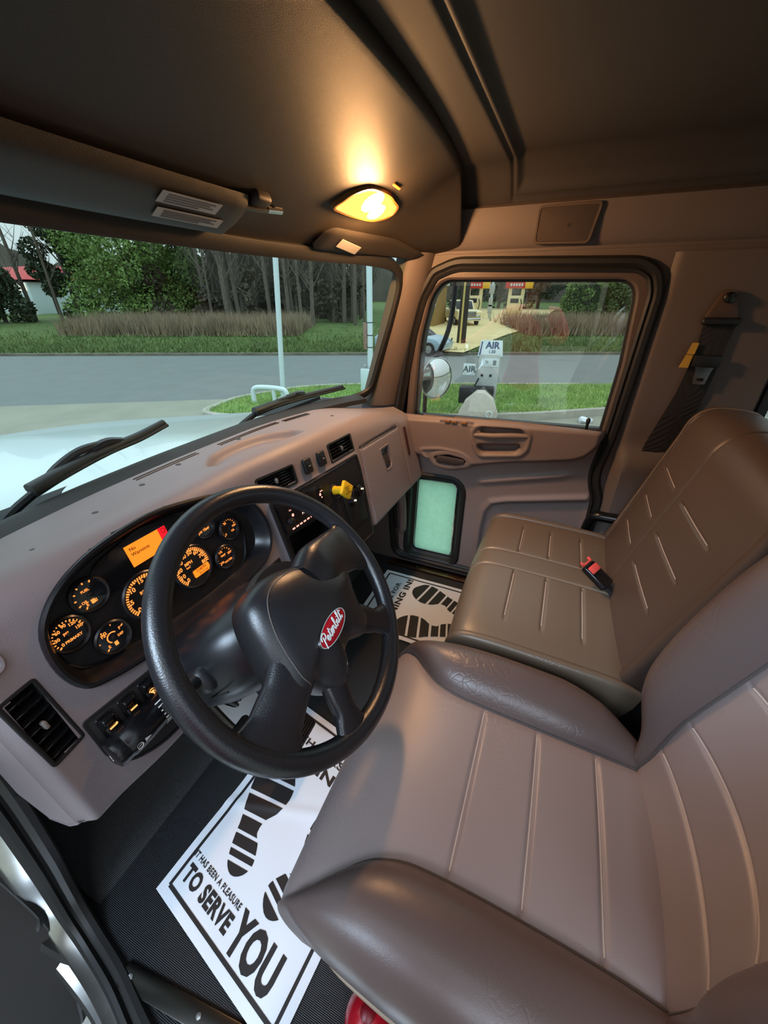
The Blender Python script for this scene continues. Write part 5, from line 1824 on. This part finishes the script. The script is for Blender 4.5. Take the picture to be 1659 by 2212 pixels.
okk = ~inside(FCT, q[:, 0], q[:, 1])
q, dd_ = q[okk], dd_[okk]
vf = blades(np.concatenate([q, (GZ + .08 + dd_[:, None] * .022)], 1), .22, .03, .5)
obj('verge_grass', vf, M('verge_blades', (104, 122, 70), .85, var=(.8, .4)), sharp=None, label='rough green grass along the far side of the road', cat='grass', kind='stuff')
q = np.array([fp(s, d) for s, d in zip(rng.uniform(-2, 13.0, 15000), 6.5 + rng.gamma(2, 1.6, 15000))])
dd_ = (q - np.array([9.83, 24.5])) @ fn
vf = blades(np.concatenate([q, (GZ + .1 + dd_[:, None] * .026)], 1), .85, .03, .22, .55)
obj('dry_grass', vf, M('straw_blades', (150, 132, 108), .9, var=(.7, .3)), sharp=None, label='tall dry brown grass in front of the bare woods', cat='grass', kind='stuff')
q = np.array([fp(s, d) for s, d in zip(rng.uniform(27.5, 46, 11000), 6.5 + rng.gamma(2, 1.5, 11000))])
dd_ = (q - np.array([9.83, 24.5])) @ fn
vf = blades(np.concatenate([q, (GZ + .1 + dd_[:, None] * .026)], 1), .9, .04, .25)
obj('dry_brush', vf, bpy.data.materials['straw_blades'], sharp=None, label='dry brown brush at the foot of the green shrubs across the road', cat='brush', kind='stuff')

# ---------------------------------------------------------------- trees
BARK = M('grey_bark', (104, 94, 84), .9, var=(6, .25))
def leafmat(name, col):
    m = M(name, col, .7, var=(.55, .45))
    return m
LEAF = [leafmat('spring_leaves', (116, 142, 72)), leafmat('dark_leaves', (58, 72, 48)), leafmat('olive_leaves', (106, 124, 74)), leafmat('underbrush_leaves', (92, 84, 68))]
def crown_vf(blobs, n, size):
    B = np.array(blobs, float)
    wt = B[:, 3] ** 2; wt /= wt.sum()
    k = rng.choice(len(B), n, p=wt)
    d = rng.normal(0, 1, (n, 3)); d /= np.linalg.norm(d, axis=1, keepdims=True)
    r = rng.uniform(.55, 1.05, n) ** .6
    P = B[k, :3] + d * (B[k, 3] * r)[:, None] * [1, 1, .9]
    u = rng.normal(0, 1, (n, 3)); u /= np.linalg.norm(u, axis=1, keepdims=True)
    v = np.cross(u, rng.normal(0, 1, (n, 3))); v /= np.linalg.norm(v, axis=1, keepdims=True)
    s = size * rng.uniform(.6, 1.3, n)[:, None]
    V = np.stack([P - u*s, P - v*s*.5, P + u*s, P + v*s*.5], 1)
    return (V.reshape(-1, 3), [(4*i, 4*i+1, 4*i+2, 4*i+3) for i in range(n)])
def leafy(name, base, h, r, label, mat, n=5200, size=.26, low=.12, group=None, cat='tree', nb=26):
    t = thing(name, tuple(base), label, cat, group)
    b = np.array(base, float)
    blobs = []
    for i in range(nb):
        f_ = low + (1 - low) * rng.uniform(0, 1) ** .9
        wr = r * math.sin(PI * min(1, .18 + .82 * (f_ - low*.5))) ** .75
        a = rng.uniform(0, 2*PI)
        q_ = wr * math.sqrt(rng.uniform(0, 1)) * .85
        blobs.append((b[0] + q_*math.cos(a), b[1] + q_*math.sin(a), b[2] + h * f_ * .92, r * rng.uniform(.22, .40)))
    obj('foliage', crown_vf(blobs, n, size), mat, t, sharp=None)
    tr = [tube([b, b + (.1, 0, h*.3), b + (.0, .1, h*.75)], [.05*r + .05, .04*r + .04, .02*r + .01], 8)]
    for k in range(6):
        a = rng.uniform(0, 2*PI); z = h * rng.uniform(.2, .5)
        tr.append(tube([b + (.05, 0, z), b + (math.cos(a)*r*.5, math.sin(a)*r*.5, z + h*.25)], [.02*r + .02, .01*r], 6))
    obj('trunk', join(*tr), BARK, t)
    return t
def gz(p):
    d = max(0, (np.array(p[:2]) - np.array([9.83, 24.5])) @ fn)
    return GZ + float(np.interp(d, [0, .15, 4, 8, 14, 24, 60, 120], [0, .08, .16, .25, .45, .7, 1.2, 2]))
def gp(x, y):
    return (x, y, gz((x, y)))
leafy('leafy_tree', gp(25.0, 33.5), 12.5, 5.4, 'big spring-green leafy tree beyond the road, standing in front of the bare woods', LEAF[0], 46000, .13, .04, nb=80)
leafy('leafy_tree', gp(24.0, 41.0), 9.5, 2.6, 'darker leafy tree left of the big spring-green tree', LEAF[1], 12000, .16, .05, nb=34)
leafy('round_shrub', gp(19.5, 43.5), 4.2, 2.4, 'dark rounded shrub at the far left in front of the red roof', LEAF[1], 3600, .22, .05, cat='shrub')
leafy('leafy_tree', gp(30, 33.0), 6.5, 3.0, 'lower olive-green tree at the right foot of the big leafy tree', LEAF[2], 4000, .24, .05)
# green shrubs across the road, seen through the passenger window
for k, (x, y, h, r, m_, lb_) in enumerate(((41.0, -.9, 6.2, 2.3, 0, 'spring-green shrub beside the fuel pumps across the road'), (41.5, -4.0, 7.0, 2.6, 2, 'tall olive-green shrub in the middle of the passenger window'),
        (42.5, -7.2, 6.4, 2.8, 0, 'spring-green shrub near the rear edge of the passenger window'), (43.5, -10.5, 6.5, 2.8, 2, 'olive-green shrub past the rear edge of the passenger window'), (47, -2.6, 9.5, 3.2, 1, 'dark tree behind the spring-green shrub and the fuel pumps'), (49, -8.4, 10, 3.6, 1, 'dark tall tree behind the olive-green shrubs across the road'))):
    leafy('roadside_shrub', gp(x, y), h, r, lb_, LEAF[m_], 9000, .13, .04, 'shrubs and trees across the road', 'shrub')
for k, (x, y, h, r) in enumerate(((58, 14.5, 10, 3.4), (60, 9.5, 11, 3.6), (61, 4.5, 10.5, 3.6), (58, .3, 9.5, 3.2))):
    leafy('dark_tree', gp(x, y), h, r, 'dark leafy tree behind the fuel pumps', LEAF[1], 5000, .18, .04, 'dark trees behind the fuel pumps', 'tree')
# bare woods
def bare_tree(k, p, h, r):
    t = thing('bare_tree', p, *(('leafless tree near the red-roofed building at the far left', 'tree', 'leafless trees by the red roof') if k < 6 else ('thin bare-trunked tree in the grey woods across the road', 'tree', 'bare trees in the woods')))
    b = np.array(p, float)
    ln = rng.normal(0, .03, 2)
    top = b + np.array([ln[0]*h, ln[1]*h, h])
    obj('trunk', tube([b, b*.5 + top*.5 + (rng.normal(0, .12), rng.normal(0, .12), 0), top], [r, r*.7, r*.25], 6), BARK, t)
    br = []
    for i in range(22):
        f_ = rng.uniform(.16, .97)
        o_ = b + (top - b) * f_
        a = rng.uniform(0, 2*PI); L = h * rng.uniform(.08, .20) * (1.2 - f_*.6)
        e = o_ + np.array([math.cos(a)*L*.6, math.sin(a)*L*.6, L*.9])
        br.append(tube([o_, (o_+e)/2 + (0, 0, -.05*L), e], [r*.30, r*.2, r*.08], 4, cap=False))
        for j in range(2):
            e2 = (o_+e)/2 + np.array([rng.normal(0, L*.3), rng.normal(0, L*.3), L*.6])
            br.append(tube([(o_+e)/2, e2], [r*.15, r*.05], 3, cap=False))
    obj('branches', join(*br), BARK, t)
for k in range(170):
    s = rng.uniform(3.2, 17) if k > 5 else (-9.5, -10.5, -11.2, -13, -8.8, -12)[k]
    d = 13 + rng.uniform(0, 26)
    p = fp(s, d)
    if s < 3.6 and k > 5:
        continue
    bare_tree(k, gp(*p), rng.uniform(11, 17), rng.uniform(.10, .20))
for k in range(20):
    p = fp(-1 + k * .83 + rng.normal(0, .5), 15 + rng.uniform(0, 12))
    leafy('underbrush', gp(*p), rng.uniform(2.2, 4.6), rng.uniform(1.5, 2.4), 'dark olive underbrush clump at the foot of the bare woods', LEAF[3], 1500, .20, .04, 'underbrush in the bare woods', 'shrub', 14)
# distant wooded ridge behind everything
G = []
for a in np.linspace(rad(-35), rad(112), 160):
    R0 = 92 + 8 * math.sin(a * 7)
    hh = 9.0 + 1.6 * math.sin(a * 23) + .9 * math.sin(a * 57 + 1) + .8 * rng.uniform(-1, 1)
    c, s = math.cos(a), math.sin(a)
    G.append([(R0*c, R0*s, GZ), ((R0+1)*c, (R0+1)*s, GZ + hh*.7), ((R0+3)*c, (R0+3)*s, GZ + hh), ((R0+14)*c, (R0+14)*s, GZ + hh*1.02), ((R0+16)*c, (R0+16)*s, GZ)])
obj('hills', sheet(np.array(G)), M('distant_woods', (84, 80, 70), .95, var=(.25, .3)), kind='structure')

# ---------------------------------------------------------------- posts, bollard, air pump
p1 = thing('white_post', (7.55, 6.53, GZ), 'slim white pole leaning slightly, standing behind the U-shaped bollard', 'pole')
obj('shaft', tube([(7.55, 6.53, GZ), (7.5, 6.22, 1.95), (7.47, 6.05, 3.2)], .062, 14), MT['white'], p1)
obj('foot_plate', mv(rbox(.26, .26, .02, .004), (7.55, 6.53, GZ + .13)), MT['white'], p1)
p2 = thing('white_post', (8.83, 4.64, GZ), 'white pole on a square white pedestal near the windshield corner', 'pole')
obj('pedestal', mv(rbox(.40, .40, .72, .02), (8.85, 4.60, GZ + .44)), MT['white'], p2)
obj('base_plate', mv(rbox(.30, .30, .02, .004), (8.85, 4.60, GZ + .81)), MT['steel'], p2)
for dx, dy in ((-.11, -.11), (-.11, .11), (.11, -.11), (.11, .11)):
    obj('bolt', mv(lathe([(.016, 0), (.016, .07), (.010, .09)], 8, False, True), (8.85+dx, 4.6+dy, GZ + .81)), MT['steel'], p2)
obj('shaft', cyl((8.85, 4.60, GZ + .8), (8.86, 4.58, 4.2), .072, n=16), MT['white'], p2)
for z in (.05, .33, .62):
    obj('band', mv(lathe([(.075, 0), (.077, .01), (.075, .02)], 16), (8.853, 4.595, z)), MT['dsteel'], p2)
pb = obj('conduit_box', mv(rbox(.06, .10, .62, .008), (8.80, 4.70, .32)), M('rusty_box', (150, 120, 104), .7, var=(20, .3)), p2)
bo = thing('bollard', (7.0, 6.3, GZ), 'white U-shaped pipe bollard on the grass island', 'bollard')
obj('hoop', tube(roundtrip := crom([(6.90, 6.92, GZ + .08), (6.91, 6.92, GZ + .36), (6.93, 6.84, GZ + .47), (6.99, 6.55, GZ + .49), (7.06, 6.2, GZ + .47), (7.09, 6.06, GZ + .40), (7.10, 6.02, GZ + .08)], 6), .062, 14), MT['white'], bo)
obj('middle_leg', cyl((7.02, 6.38, GZ + .08), (7.02, 6.38, GZ + .48), .05), MT['white'], bo)

ap = thing('air_pump', (8.1, 1.45, GZ), 'grey tyre air machine with AIR signs on the grass outside the passenger window', 'air pump')
af = frame((8.05, 1.42, GZ + .12), (.12, -1, 0), (0, 0, 1))       # X right as seen from the truck, Y up, Z to the truck
af[:3, 0] = np.array([.17, -.985, 0]); af[:3, 1] = (0, 0, 1); af[:3, 2] = np.cross(af[:3, 0], af[:3, 1])
APM = M('pale_grey_enamel', (186, 190, 186), .45, var=(8, .06))
obj('cabinet', xf(af, mv(rbox(.44, 1.16, .40, .012), (0, .68, -.20))), APM, ap)
obj('control_door', xf(af, mv(rbox(.36, .44, .012, .004), (.01, .40, .004))), M('grey_panel', (150, 150, 146), .5), ap)
sg = obj('sign_head', xf(af, xf(frame((0, 1.38, -.06), (1, 0, 0), (0, 1, -.25)), prism([(-.26, -.17), (.26, -.17), (.22, .15), (-.22, .15)], -.12, .02, .01))), MT['white'], ap)
SB = M('sign_blue', (40, 66, 110), .5)
obj('sign_lettering', xf(af, xf(frame((0, 1.38, -.06), (1, 0, 0), (0, 1, -.25)), join(mv(text('AIR', .13, .04), (.03, .045, .0215)), mv(text('1.50', .06, .04), (.03, -.075, .0215)), mv(prism([(-.235, -.15), (-.20, -.15), (-.175, .12), (-.20, .12)], 0, .001), (0, 0, .021))))), SB, sg)
obj('price_plate', xf(af, mv(rbox(.36, .17, .010, .003), (.01, 1.10, .006))), MT['white'], ap)
obj('plate_lettering', xf(af, join(mv(text('1.50', .05, .03), (-.08, 1.11, .012)), mv(rbox(.07, .10, .001, 0), (.11, 1.10, .0115)))), M('sign_grey', (110, 116, 124), .6), ap)
sd = xf(af, prism([(-.60, .92), (-.24, 1.14), (-.24, .82), (-.52, .80)], -.03, 0, .004))
obj('side_sign', xf(af, mv(rbox(.26, .24, .014, .004), (-.40, .94, -.06))), MT['white'], ap)
obj('side_lettering', xf(af, mv(text('AIR', .13, .03), (-.40, .94, -.051))), M('sign_dark', (90, 100, 104), .6), ap)
obj('side_bracket', xf(af, mv(rbox(.08, .06, .05, .01), (-.245, .94, -.08))), APM, ap)
obj('coin_lamp', xf(af, mv(lathe([(.03, 0), (.025, .02), (.01, .028)], 14, False, True), (-.12, .84, .0))), MT['black'], ap)
obj('coin_lamp', xf(af, mv(lathe([(.03, 0), (.025, .02), (.01, .028)], 14, False, True), (.06, .84, .0))), MT['black'], ap)
hs_ = obj('hose', xf(af, tube(crom([(-.18, .78, .02), (-.26, .60, .10), (-.30, .35, .12), (-.22, .15, .14), (-.1, .22, .10), (-.14, .45, .06)], 6), .016, 8)), MT['rubber'], ap)
db_ = thing('black_box', (8.3, 1.5, GZ), 'black box behind the pale reflection block under the air machine', 'box')
obj('case', xf(af, mv(rbox(.72, .34, .30, .02), (-.20, .46, .16))), MT['black'], db_)
cbk = thing('reflection_block', (7.75, 1.5, GZ), 'pale chamfered block standing in for a window reflection at the foot of the air machine', 'base')  # added block, shaped and coloured as a bright reflection in the side glass
obj('block', xf(af, prism(roundpoly([(-.50, -.10), (.22, -.10), (.30, .16), (.16, .46), (-.02, .60), (-.18, .60), (-.40, .40), (-.52, .12)], .01), .33, .62, .02)), M('reflection_pale', (196, 188, 176), .9, var=(12, .12), bump=(30, .5)), cbk)
obj('ring', xf(af, xf(frame((.12, .16, .625), (1, 0, 0), (0, 1, 0)), tube([(.06*math.cos(a), .07*math.sin(a), 0) for a in np.linspace(0, 2*PI, 25)[:-1]], .012, 8, closed=True, up=(0, 0, 1)))), MT['white'], cbk)
for k, (x, y, s_) in enumerate(((8.72, -.68, .16), (8.80, -.80, .12))):
    V, F = rbox(s_*1.4, s_*1.1, s_*.7, s_*.3, 3)
    V = V + rng.normal(0, s_*.07, V.shape)
    o_ = obj('crumpled_paper', mv((V, F), (x, y, GZ + s_*.3)), MT['paper'], label=('larger crumpled white paper by the island kerb', 'smaller crumpled white paper by the island kerb')[k], cat='litter')

up_ = thing('utility_pole', (21.9, 5.3, GZ), 'dark wooden utility pole with a yellow guard strip across the road', 'pole')
obj('pole', tube([(21.9, 5.3, GZ), (21.9, 5.3, 9)], [.25, .18], 14), M('dark_wood', (56, 48, 40), .9, var=(12, .3)), up_)
obj('guard_strip', cyl((21.64, 5.30, GZ + .2), (21.68, 5.30, 2.6), .05), M('yellow_guard', (214, 190, 110), .6), up_)
sp2 = thing('sign_post', (38.6, 6.84, gz((38.6, 6.8))), 'thin grey post with notices between the fuel pumps', 'post')
obj('post', cyl((38.6, 6.84, -1), (38.6, 6.84, 4), .11), MT['white'], sp2)
for z, w in ((1.75, .45), (.75, .35), (.2, .4)):
    obj('notice', mv(rbox(.05, w, .7, .01), (38.45, 6.84, z)), M('notice_white', (190, 192, 186), .6) if z > 1.5 else bpy.data.materials['notice_white'], sp2)

# ---------------------------------------------------------------- fuel pumps
CRM = M('cream_enamel', (236, 220, 172), .5)
SRED = M('sign_red', (206, 52, 40), .5)
SYEL = M('sign_yellow', (246, 190, 40), .5)
def pump(p, label):
    t = thing('fuel_pump', p, label, 'fuel pump', None)
    f = frame(p, (.05, -1, 0), (0, 0, 1)); f[:3, 0] = (.14, -.99, 0); f[:3, 1] = (0, 0, 1); f[:3, 2] = (-.99, -.14, 0)
    obj('cabinet', xf(f, mv(rbox(1.5, 1.7, .7, .04), (0, .95, 0))), CRM, t)
    obj('screen', xf(f, mv(rbox(.8, .4, .04, .01), (-.1, 1.35, .36))), MT['black'], t)
    for x in (-.62, .62):
        obj('column', xf(f, mv(rbox(.34, 4.6, .4, .03), (x, 2.3, -.1))), CRM, t)
    s_ = obj('sign', xf(f, mv(rbox(2.5, .62, .5, .02), (.1, 2.75, 0))), SRED, t)
    obj('sign_end', xf(f, mv(rbox(.75, .66, .52, .02), (1.1, 2.75, .01))), SYEL, s_)
    obj('sign_bars', xf(f, join(*[mv(rbox(.16, .22, .01, 0), (-.6 + .26*k, 2.75, .262)) for k in range(5)])), MT['white'], s_)
    obj('top_box', xf(f, mv(rbox(.5, .8, .4, .03), (.75, 3.9, 0))), SYEL, t)
    obj('nozzle', xf(f, tube([(.5, 1.5, .4), (.62, 1.1, .5), (.5, .5, .45)], .04, 6)), MT['black'], t)
pump((44.5, 9.6, gz((44.5, 9.6))), 'cream fuel pump with red sign, partly behind the utility pole')
pump((45.5, 5.6, gz((45.5, 5.6))), 'cream fuel pump with red sign, clear of the utility pole')

# ---------------------------------------------------------------- vehicles
def vehicle(name, p, yaw, prof, roof, W, paint, label, wheels, scale=1.0, grille=False):
    t = thing(name, p, label, name)
    m = np.eye(4)
    m[:3, 0] = (math.cos(yaw), math.sin(yaw), 0); m[:3, 1] = (-math.sin(yaw), math.cos(yaw), 0); m[:3, 3] = p
    m[:3, :3] *= scale
    sd_ = np.array([[1, 0, 0, 0], [0, 0, -1, 0], [0, 1, 0, 0], [0, 0, 0, 1]], float)   # profile plane -> x,z
    def ext(pr, w, b):
        return xf(m, xf(sd_, mv(prism(pr, -w/2, w/2, b, 3), (0, 0, 0))))
    obj('body', ext(roundpoly(prof, .10), W, .10), paint, t)
    obj('cabin', ext(roundpoly(roof, .12), W*.86, .10), paint, t)
    r0 = np.array(roof); c = r0.mean(0)
    obj('side_glass', ext(roundpoly([tuple(c + (q_ - c)*(.84, .78)) for q_ in r0], .08), W*.87, .02), MT['blackgloss'], t)
    x0 = r0[:, 0].max(); 
    a, b = r0[1], r0[2]
    wf = xf(m, frame((((a+b)/2)[0] + .02, 0, ((a+b)/2)[1]), (0, 1, 0), (b[0]-a[0], 0, b[1]-a[1])))if False else None
    L = np.hypot(*(b - a))
    obj('windshield', xf(m, xf(frame((*((a+b)/2)[:1], 0, ((a+b)/2)[1]), (0, 1, 0), (b[0]-a[0], 0, b[1]-a[1])), rbox(W*.74, L*.8, .06, .02))), MT['blackgloss'], t)
    for x in wheels:
        for s_ in (-1, 1):
            w_ = obj('wheel', xf(m, xf(zframe((x, s_*(W/2 - .16), .33), (0, s_, 0)), lathe([(.20, 0), (.31, .0), (.34, .04), (.34, .16), (.30, .2), (.21, .19)], 24, True, True))), MT['rubber'], t)
            obj('hub', xf(m, xf(zframe((x, s_*(W/2 + .02), .33), (0, s_, 0)), lathe([(.20, 0), (.19, .03), (.05, .035)], 18, False, True))), MT['steel'], w_)
    xf_ = max(q_[0] for q_ in prof)
    for s_ in (-1, 1):
        obj('headlamp', xf(m, mv(rbox(.10, .34, .18, .04), (xf_ - .06, s_*(W/2 - .24), .72))), MT['chrome'], t)
    if grille:
        obj('grille', xf(m, mv(rbox(.10, W*.55, .36, .03), (xf_ - .02, 0, .86))), MT['dsteel'], t)
        for k in range(3):
            obj('grille_bar', xf(m, mv(rbox(.06, W*.55, .05, .01), (xf_ + .03, 0, .74 + .12*k))), MT['chrome'], t)
        obj('bumper', xf(m, mv(rbox(.16, W*.95, .22, .05), (xf_ + .02, 0, .48))), MT['chrome'], t)
vehicle('car', (18.6, 6.9, GZ), rad(-95), [(-2.0, .25), (2.0, .25), (2.05, .62), (1.7, .84), (1.0, .95), (-1.7, 1.0), (-2.05, .8)],
        [(-1.85, .92), (1.15, .90), (.35, 1.42), (-1.1, 1.46), (-1.7, 1.2)], 1.7, M('pale_blue_paint', (170, 192, 204), .3, .2), 'pale blue hatchback parked across the road behind the mirror arm', (-1.3, 1.3), .88)
vehicle('pickup', (33.6, 8.3, gz((33.6, 8.3))), rad(210), [(-2.7, .45), (2.6, .45), (2.65, 1.0), (2.3, 1.12), (.9, 1.16), (-2.7, 1.16)],
        [(-.9, 1.10), (1.25, 1.10), (.55, 1.80), (-.7, 1.84), (-.9, 1.5)], 1.9, CRM, 'cream pickup truck facing the road by the fuel pumps', (-1.75, 1.75), .95, True)

# low tan building edge at the front edge of the passenger window
bd = thing('tan_building', (30, 11.8, GZ), 'tan building with a white fascia behind the mirror arm', 'building')
obj('wall', boxat(30, 33, 9.35, 11.5, GZ, 1.9, .05), M('tan_wall', (150, 120, 66), .8, var=(3, .1)), bd)
obj('fascia', boxat(29.7, 33.2, 9.2, 11.6, 1.9, 2.9, .05), MT['white'], bd)
obj('lamp_globe', mv(rbox(.2, .35, .9, .1, 3), (29.4, 9.3, 1.0)), MT['white'], bd)
# red-roofed building far left and its lamp
rh = thing('red_roof_building', (28, 56, GZ), 'low white building with a red roof at the far left', 'building')
obj('wall', boxat(26.6, 36, 51.9, 66, GZ, 2.5, .05), MT['white'], rh)
obj('roof', prism([(0, 0), (1, 0), (1, 1), (0, 1)], 0, 1) if False else join((np.array([(26.2, 51.4, 2.7), (36.4, 51.4, 2.7), (36.4, 66.5, 2.7), (26.2, 66.5, 2.7), (29.5, 54, 4.1), (33.5, 54, 4.1), (33.5, 63, 4.1), (29.5, 63, 4.1)]), [(0, 1, 5, 4), (1, 2, 6, 5), (2, 3, 7, 6), (3, 0, 4, 7), (4, 5, 6, 7), (3, 2, 1, 0)])), M('red_roof', (190, 50, 44), .6), rh)
obj('lit_front', boxat(26.5, 26.62, 52.2, 55.5, 1.7, 2.4, .01), glow('lit_shop_front', (236, 230, 214), .8), rh)
yl = thing('yard_lamp', (28.3, 51.9, GZ), 'tiny bright yard lamp above the dark shrub at the far left', 'lamp')
obj('post', cyl((27.8, 50.6, GZ), (27.8, 50.6, 3.5), .06), MT['dsteel'], yl)
obj('globe', mv(lathe([(.05, -.16), (.15, -.05), (.15, .07), (.05, .16)], 14, True, True), (27.8, 50.6, 3.62)), glow('lamp_globe_light', (235, 255, 244), 4), yl)

# ---------------------------------------------------------------- fuel station behind the photographer
for x, y, z, lb_ in ((-3.6, .8, 3.2, 'front forecourt lamp head on its pole, driver side'), (-3.8, -1.8, 3.4, 'rear forecourt lamp head on its pole, driver side')):
    lp = thing('forecourt_lamp', (x - 1.2, y, GZ), lb_, 'lamp')
    obj('pole', cyl((x - 1.3, y, GZ), (x - 1.3, y, z + .3), .07), MT['dsteel'], lp)
    d_ = np.array([-.6 - x, (.35 if y > 0 else 0) - y, .3 - z]); d_ /= np.linalg.norm(d_)
    c_ = np.array([x, y, z]) - d_ * .10
    tx_ = np.cross(d_, [0, 0, 1.])
    obj('head', xf(frame(c_, tx_, np.cross(d_, tx_), d_), rbox(2.3, 1.3, .10, .02)), MT['dsteel'], lp)
    obj('bracket', cyl((x - 1.3, y, z + .25), tuple(c_ - d_ * .04), .04), MT['dsteel'], lp)
sh = thing('station_store', (-19, 0, GZ), 'low station store with a dark shop front beyond the canopy', 'building')
obj('wall', boxat(-26, -17, -14, 16, GZ, 3.2, .05), M('store_wall', (176, 164, 146), .8, var=(2, .08)), sh)
for k in range(6):
    obj('shop_window', boxat(-17.02, -16.95, -11 + 4*k, -8 + 4*k, GZ + .6, 1.6, .02), MT['blackgloss'], sh)

# =================================================================== PHOTOGRAPHER (outside the doorway, mirrored in the side glass)
def skin(nodes, edges, mats, name, parent, sub=2):
    me = bpy.data.meshes.new(name)
    me.from_pydata([n_[:3] for n_ in nodes], edges, [])
    o = bpy.data.objects.new(name, me)
    COL.objects.link(o)
    md = o.modifiers.new('skin', 'SKIN')
    md.use_smooth_shade = True
    for i, n_ in enumerate(nodes):
        rr_ = n_[3] if isinstance(n_[3], tuple) else (n_[3], n_[3])
        me.skin_vertices[0].data[i].radius = rr_
    me.skin_vertices[0].data[0].use_root = True
    sb_ = o.modifiers.new('sub', 'SUBSURF')
    sb_.levels = sub; sb_.render_levels = sub
    dg = bpy.context.evaluated_depsgraph_get()
    em_ = o.evaluated_get(dg).to_mesh()
    V = np.array([v.co[:] for v in em_.vertices]); F = [tuple(p.vertices) for p in em_.polygons]
    o.evaluated_get(dg).to_mesh_clear()
    bpy.data.objects.remove(o); bpy.data.meshes.remove(me)
    return V, F
pr_ = thing('person', (-1.10, .06, -.29), 'person in red shirt and dark trousers standing at the open driver door', 'person')
N_ = [(-1.10, .06, .56, (.15, .12)), (-1.10, .06, .74, (.14, .11)), (-1.09, .06, .94, (.17, .12)), (-1.08, .06, 1.06, (.15, .10)), (-1.07, .06, 1.14, (.06, .06)), (-1.05, .06, 1.20, (.055, .055)),
      (-1.03, .06, 1.27, (.082, .095)), (-1.03, .06, 1.35, (.078, .09)), (-1.03, .06, 1.40, (.05, .06)),
      (-1.08, .23, 1.08, .062), (-1.07, .34, .98, .050), (-1.06, .46, .90, .044), (-1.05, .58, .84, .034), (-1.04, .64, .83, .030),
      (-1.08, -.11, 1.08, .062), (-1.06, -.20, .93, .052), (-1.00, -.14, .90, .044), (-.92, -.05, .99, .036), (-.875, -.01, 1.06, .030),
      (-1.10, .15, .50, (.095, .095)), (-1.10, .16, .14, .062), (-1.11, .16, -.20, .045), (-1.06, .16, -.25, .042), (-.99, .16, -.26, .03),
      (-1.10, -.03, .50, (.095, .095)), (-1.10, -.05, .14, .062), (-1.11, -.05, -.20, .045), (-1.06, -.05, -.25, .042), (-.99, -.05, -.26, .03)]
E_ = [(0, 1), (1, 2), (2, 3), (3, 4), (4, 5), (5, 6), (6, 7), (7, 8), (3, 9), (9, 10), (10, 11), (11, 12), (12, 13), (3, 14), (14, 15), (15, 16), (16, 17), (17, 18),
      (0, 19), (19, 20), (20, 21), (21, 22), (22, 23), (0, 24), (24, 25), (25, 26), (26, 27), (27, 28)]
V, F = skin(N_, E_, None, 'body', pr_)
mi_ = []
for f_ in F:
    c = V[list(f_)].mean(0)
    if c[2] > 1.155 and abs(c[1] - .06) < .14:
        mi_.append(0)
    elif (c[1] > .55 and c[2] > .7) or (c[0] > -.90 and c[2] > .8):
        mi_.append(0)
    elif c[2] > .56:
        mi_.append(1)
    elif c[2] > -.2:
        mi_.append(2)
    else:
        mi_.append(3)
SK = M('skin', (206, 160, 134), .5)
obj('body', (V, F), [SK, M('red_shirt', (226, 36, 66), .8), M('dark_trousers', (44, 46, 56), .8), MT['black']], pr_, sharp=180, matidx=mi_)
hv = [(-1.045, .06, 1.395, .075), (-1.065, .06, 1.35, .085), (-1.075, .06, 1.28, .075)]
obj('hair', skin(hv, [(0, 1), (1, 2)], None, 'hair', pr_), M('grey_brown_hair', (96, 82, 70), .7), pr_, sharp=180)
obj('nose', mv(lathe([(.016, 0), (.012, .012), (.004, .024)], 10, False, True), (0, 0, 0)) if False else xf(zframe((-.955, .06, 1.265), (.9, 0, -.3)), lathe([(.016, 0), (.012, .012), (.004, .022)], 10, False, True)), SK, pr_)
for s_ in (-1, 1):
    obj('ear', mv(rbox(.03, .014, .06, .006, 2), (-1.03, .06 + s_*.088, 1.28)), SK, pr_)
    obj('eye', mv(lathe([(.001, -.010), (.009, -.004), (.009, .004), (.001, .010)], 10), (-.956, .06 + s_*.032, 1.30)), MT['white'], pr_)
obj('mouth', mv(rbox(.01, .045, .010, .004, 2), (-.955, .06, 1.215)), M('lips', (160, 84, 80), .5), pr_)
def hand(o_, d_, up, name):
    o_, d_, up = (np.array(q_, float) for q_ in (o_, d_, up))
    d_ /= np.linalg.norm(d_); sdv = np.cross(d_, up); sdv /= np.linalg.norm(sdv); up = np.cross(sdv, d_)
    nodes = [(*o_, (.026, .018)), (*(o_ + d_*.045), (.036, .015)), (*(o_ + d_*.085), (.038, .013))]
    ed_ = [(0, 1), (1, 2)]
    for k, L in enumerate((.070, .078, .074, .058)):
        b = o_ + d_*.088 + sdv*(.03 - .02*k)
        i0 = len(nodes)
        nodes += [(*b, .009), (*(b + d_*L*.5 - up*.010), .0085), (*(b + d_*L*.8 - up*.030), .0075)]
        ed_ += [(2, i0), (i0, i0+1), (i0+1, i0+2)]
    b = o_ + d_*.02 + sdv*.032
    i0 = len(nodes)
    nodes += [(*b, .012), (*(b + d_*.03 + sdv*.022 - up*.008), .010), (*(b + d_*.06 + sdv*.026 - up*.018), .008)]
    ed_ += [(0, i0), (i0, i0+1), (i0+1, i0+2)]
    return obj(name, skin(nodes, ed_, None, name, pr_), SK, pr_, sharp=180)
hand((-.885, -.02, 1.045), (.25, .25, .75), (1, -.2, 0), 'hand')
hand((-1.04, .62, .832), (.2, .9, -.2), (0, .2, 1), 'hand')
ph = obj('phone', xf(frame((-.842, .0, 1.150), (0, 1, 0), (0, 0, 1)), rbox(.078, .155, .009, .004, 3)), MT['blackgloss'], label='black phone held upright at the open driver door', cat='phone')
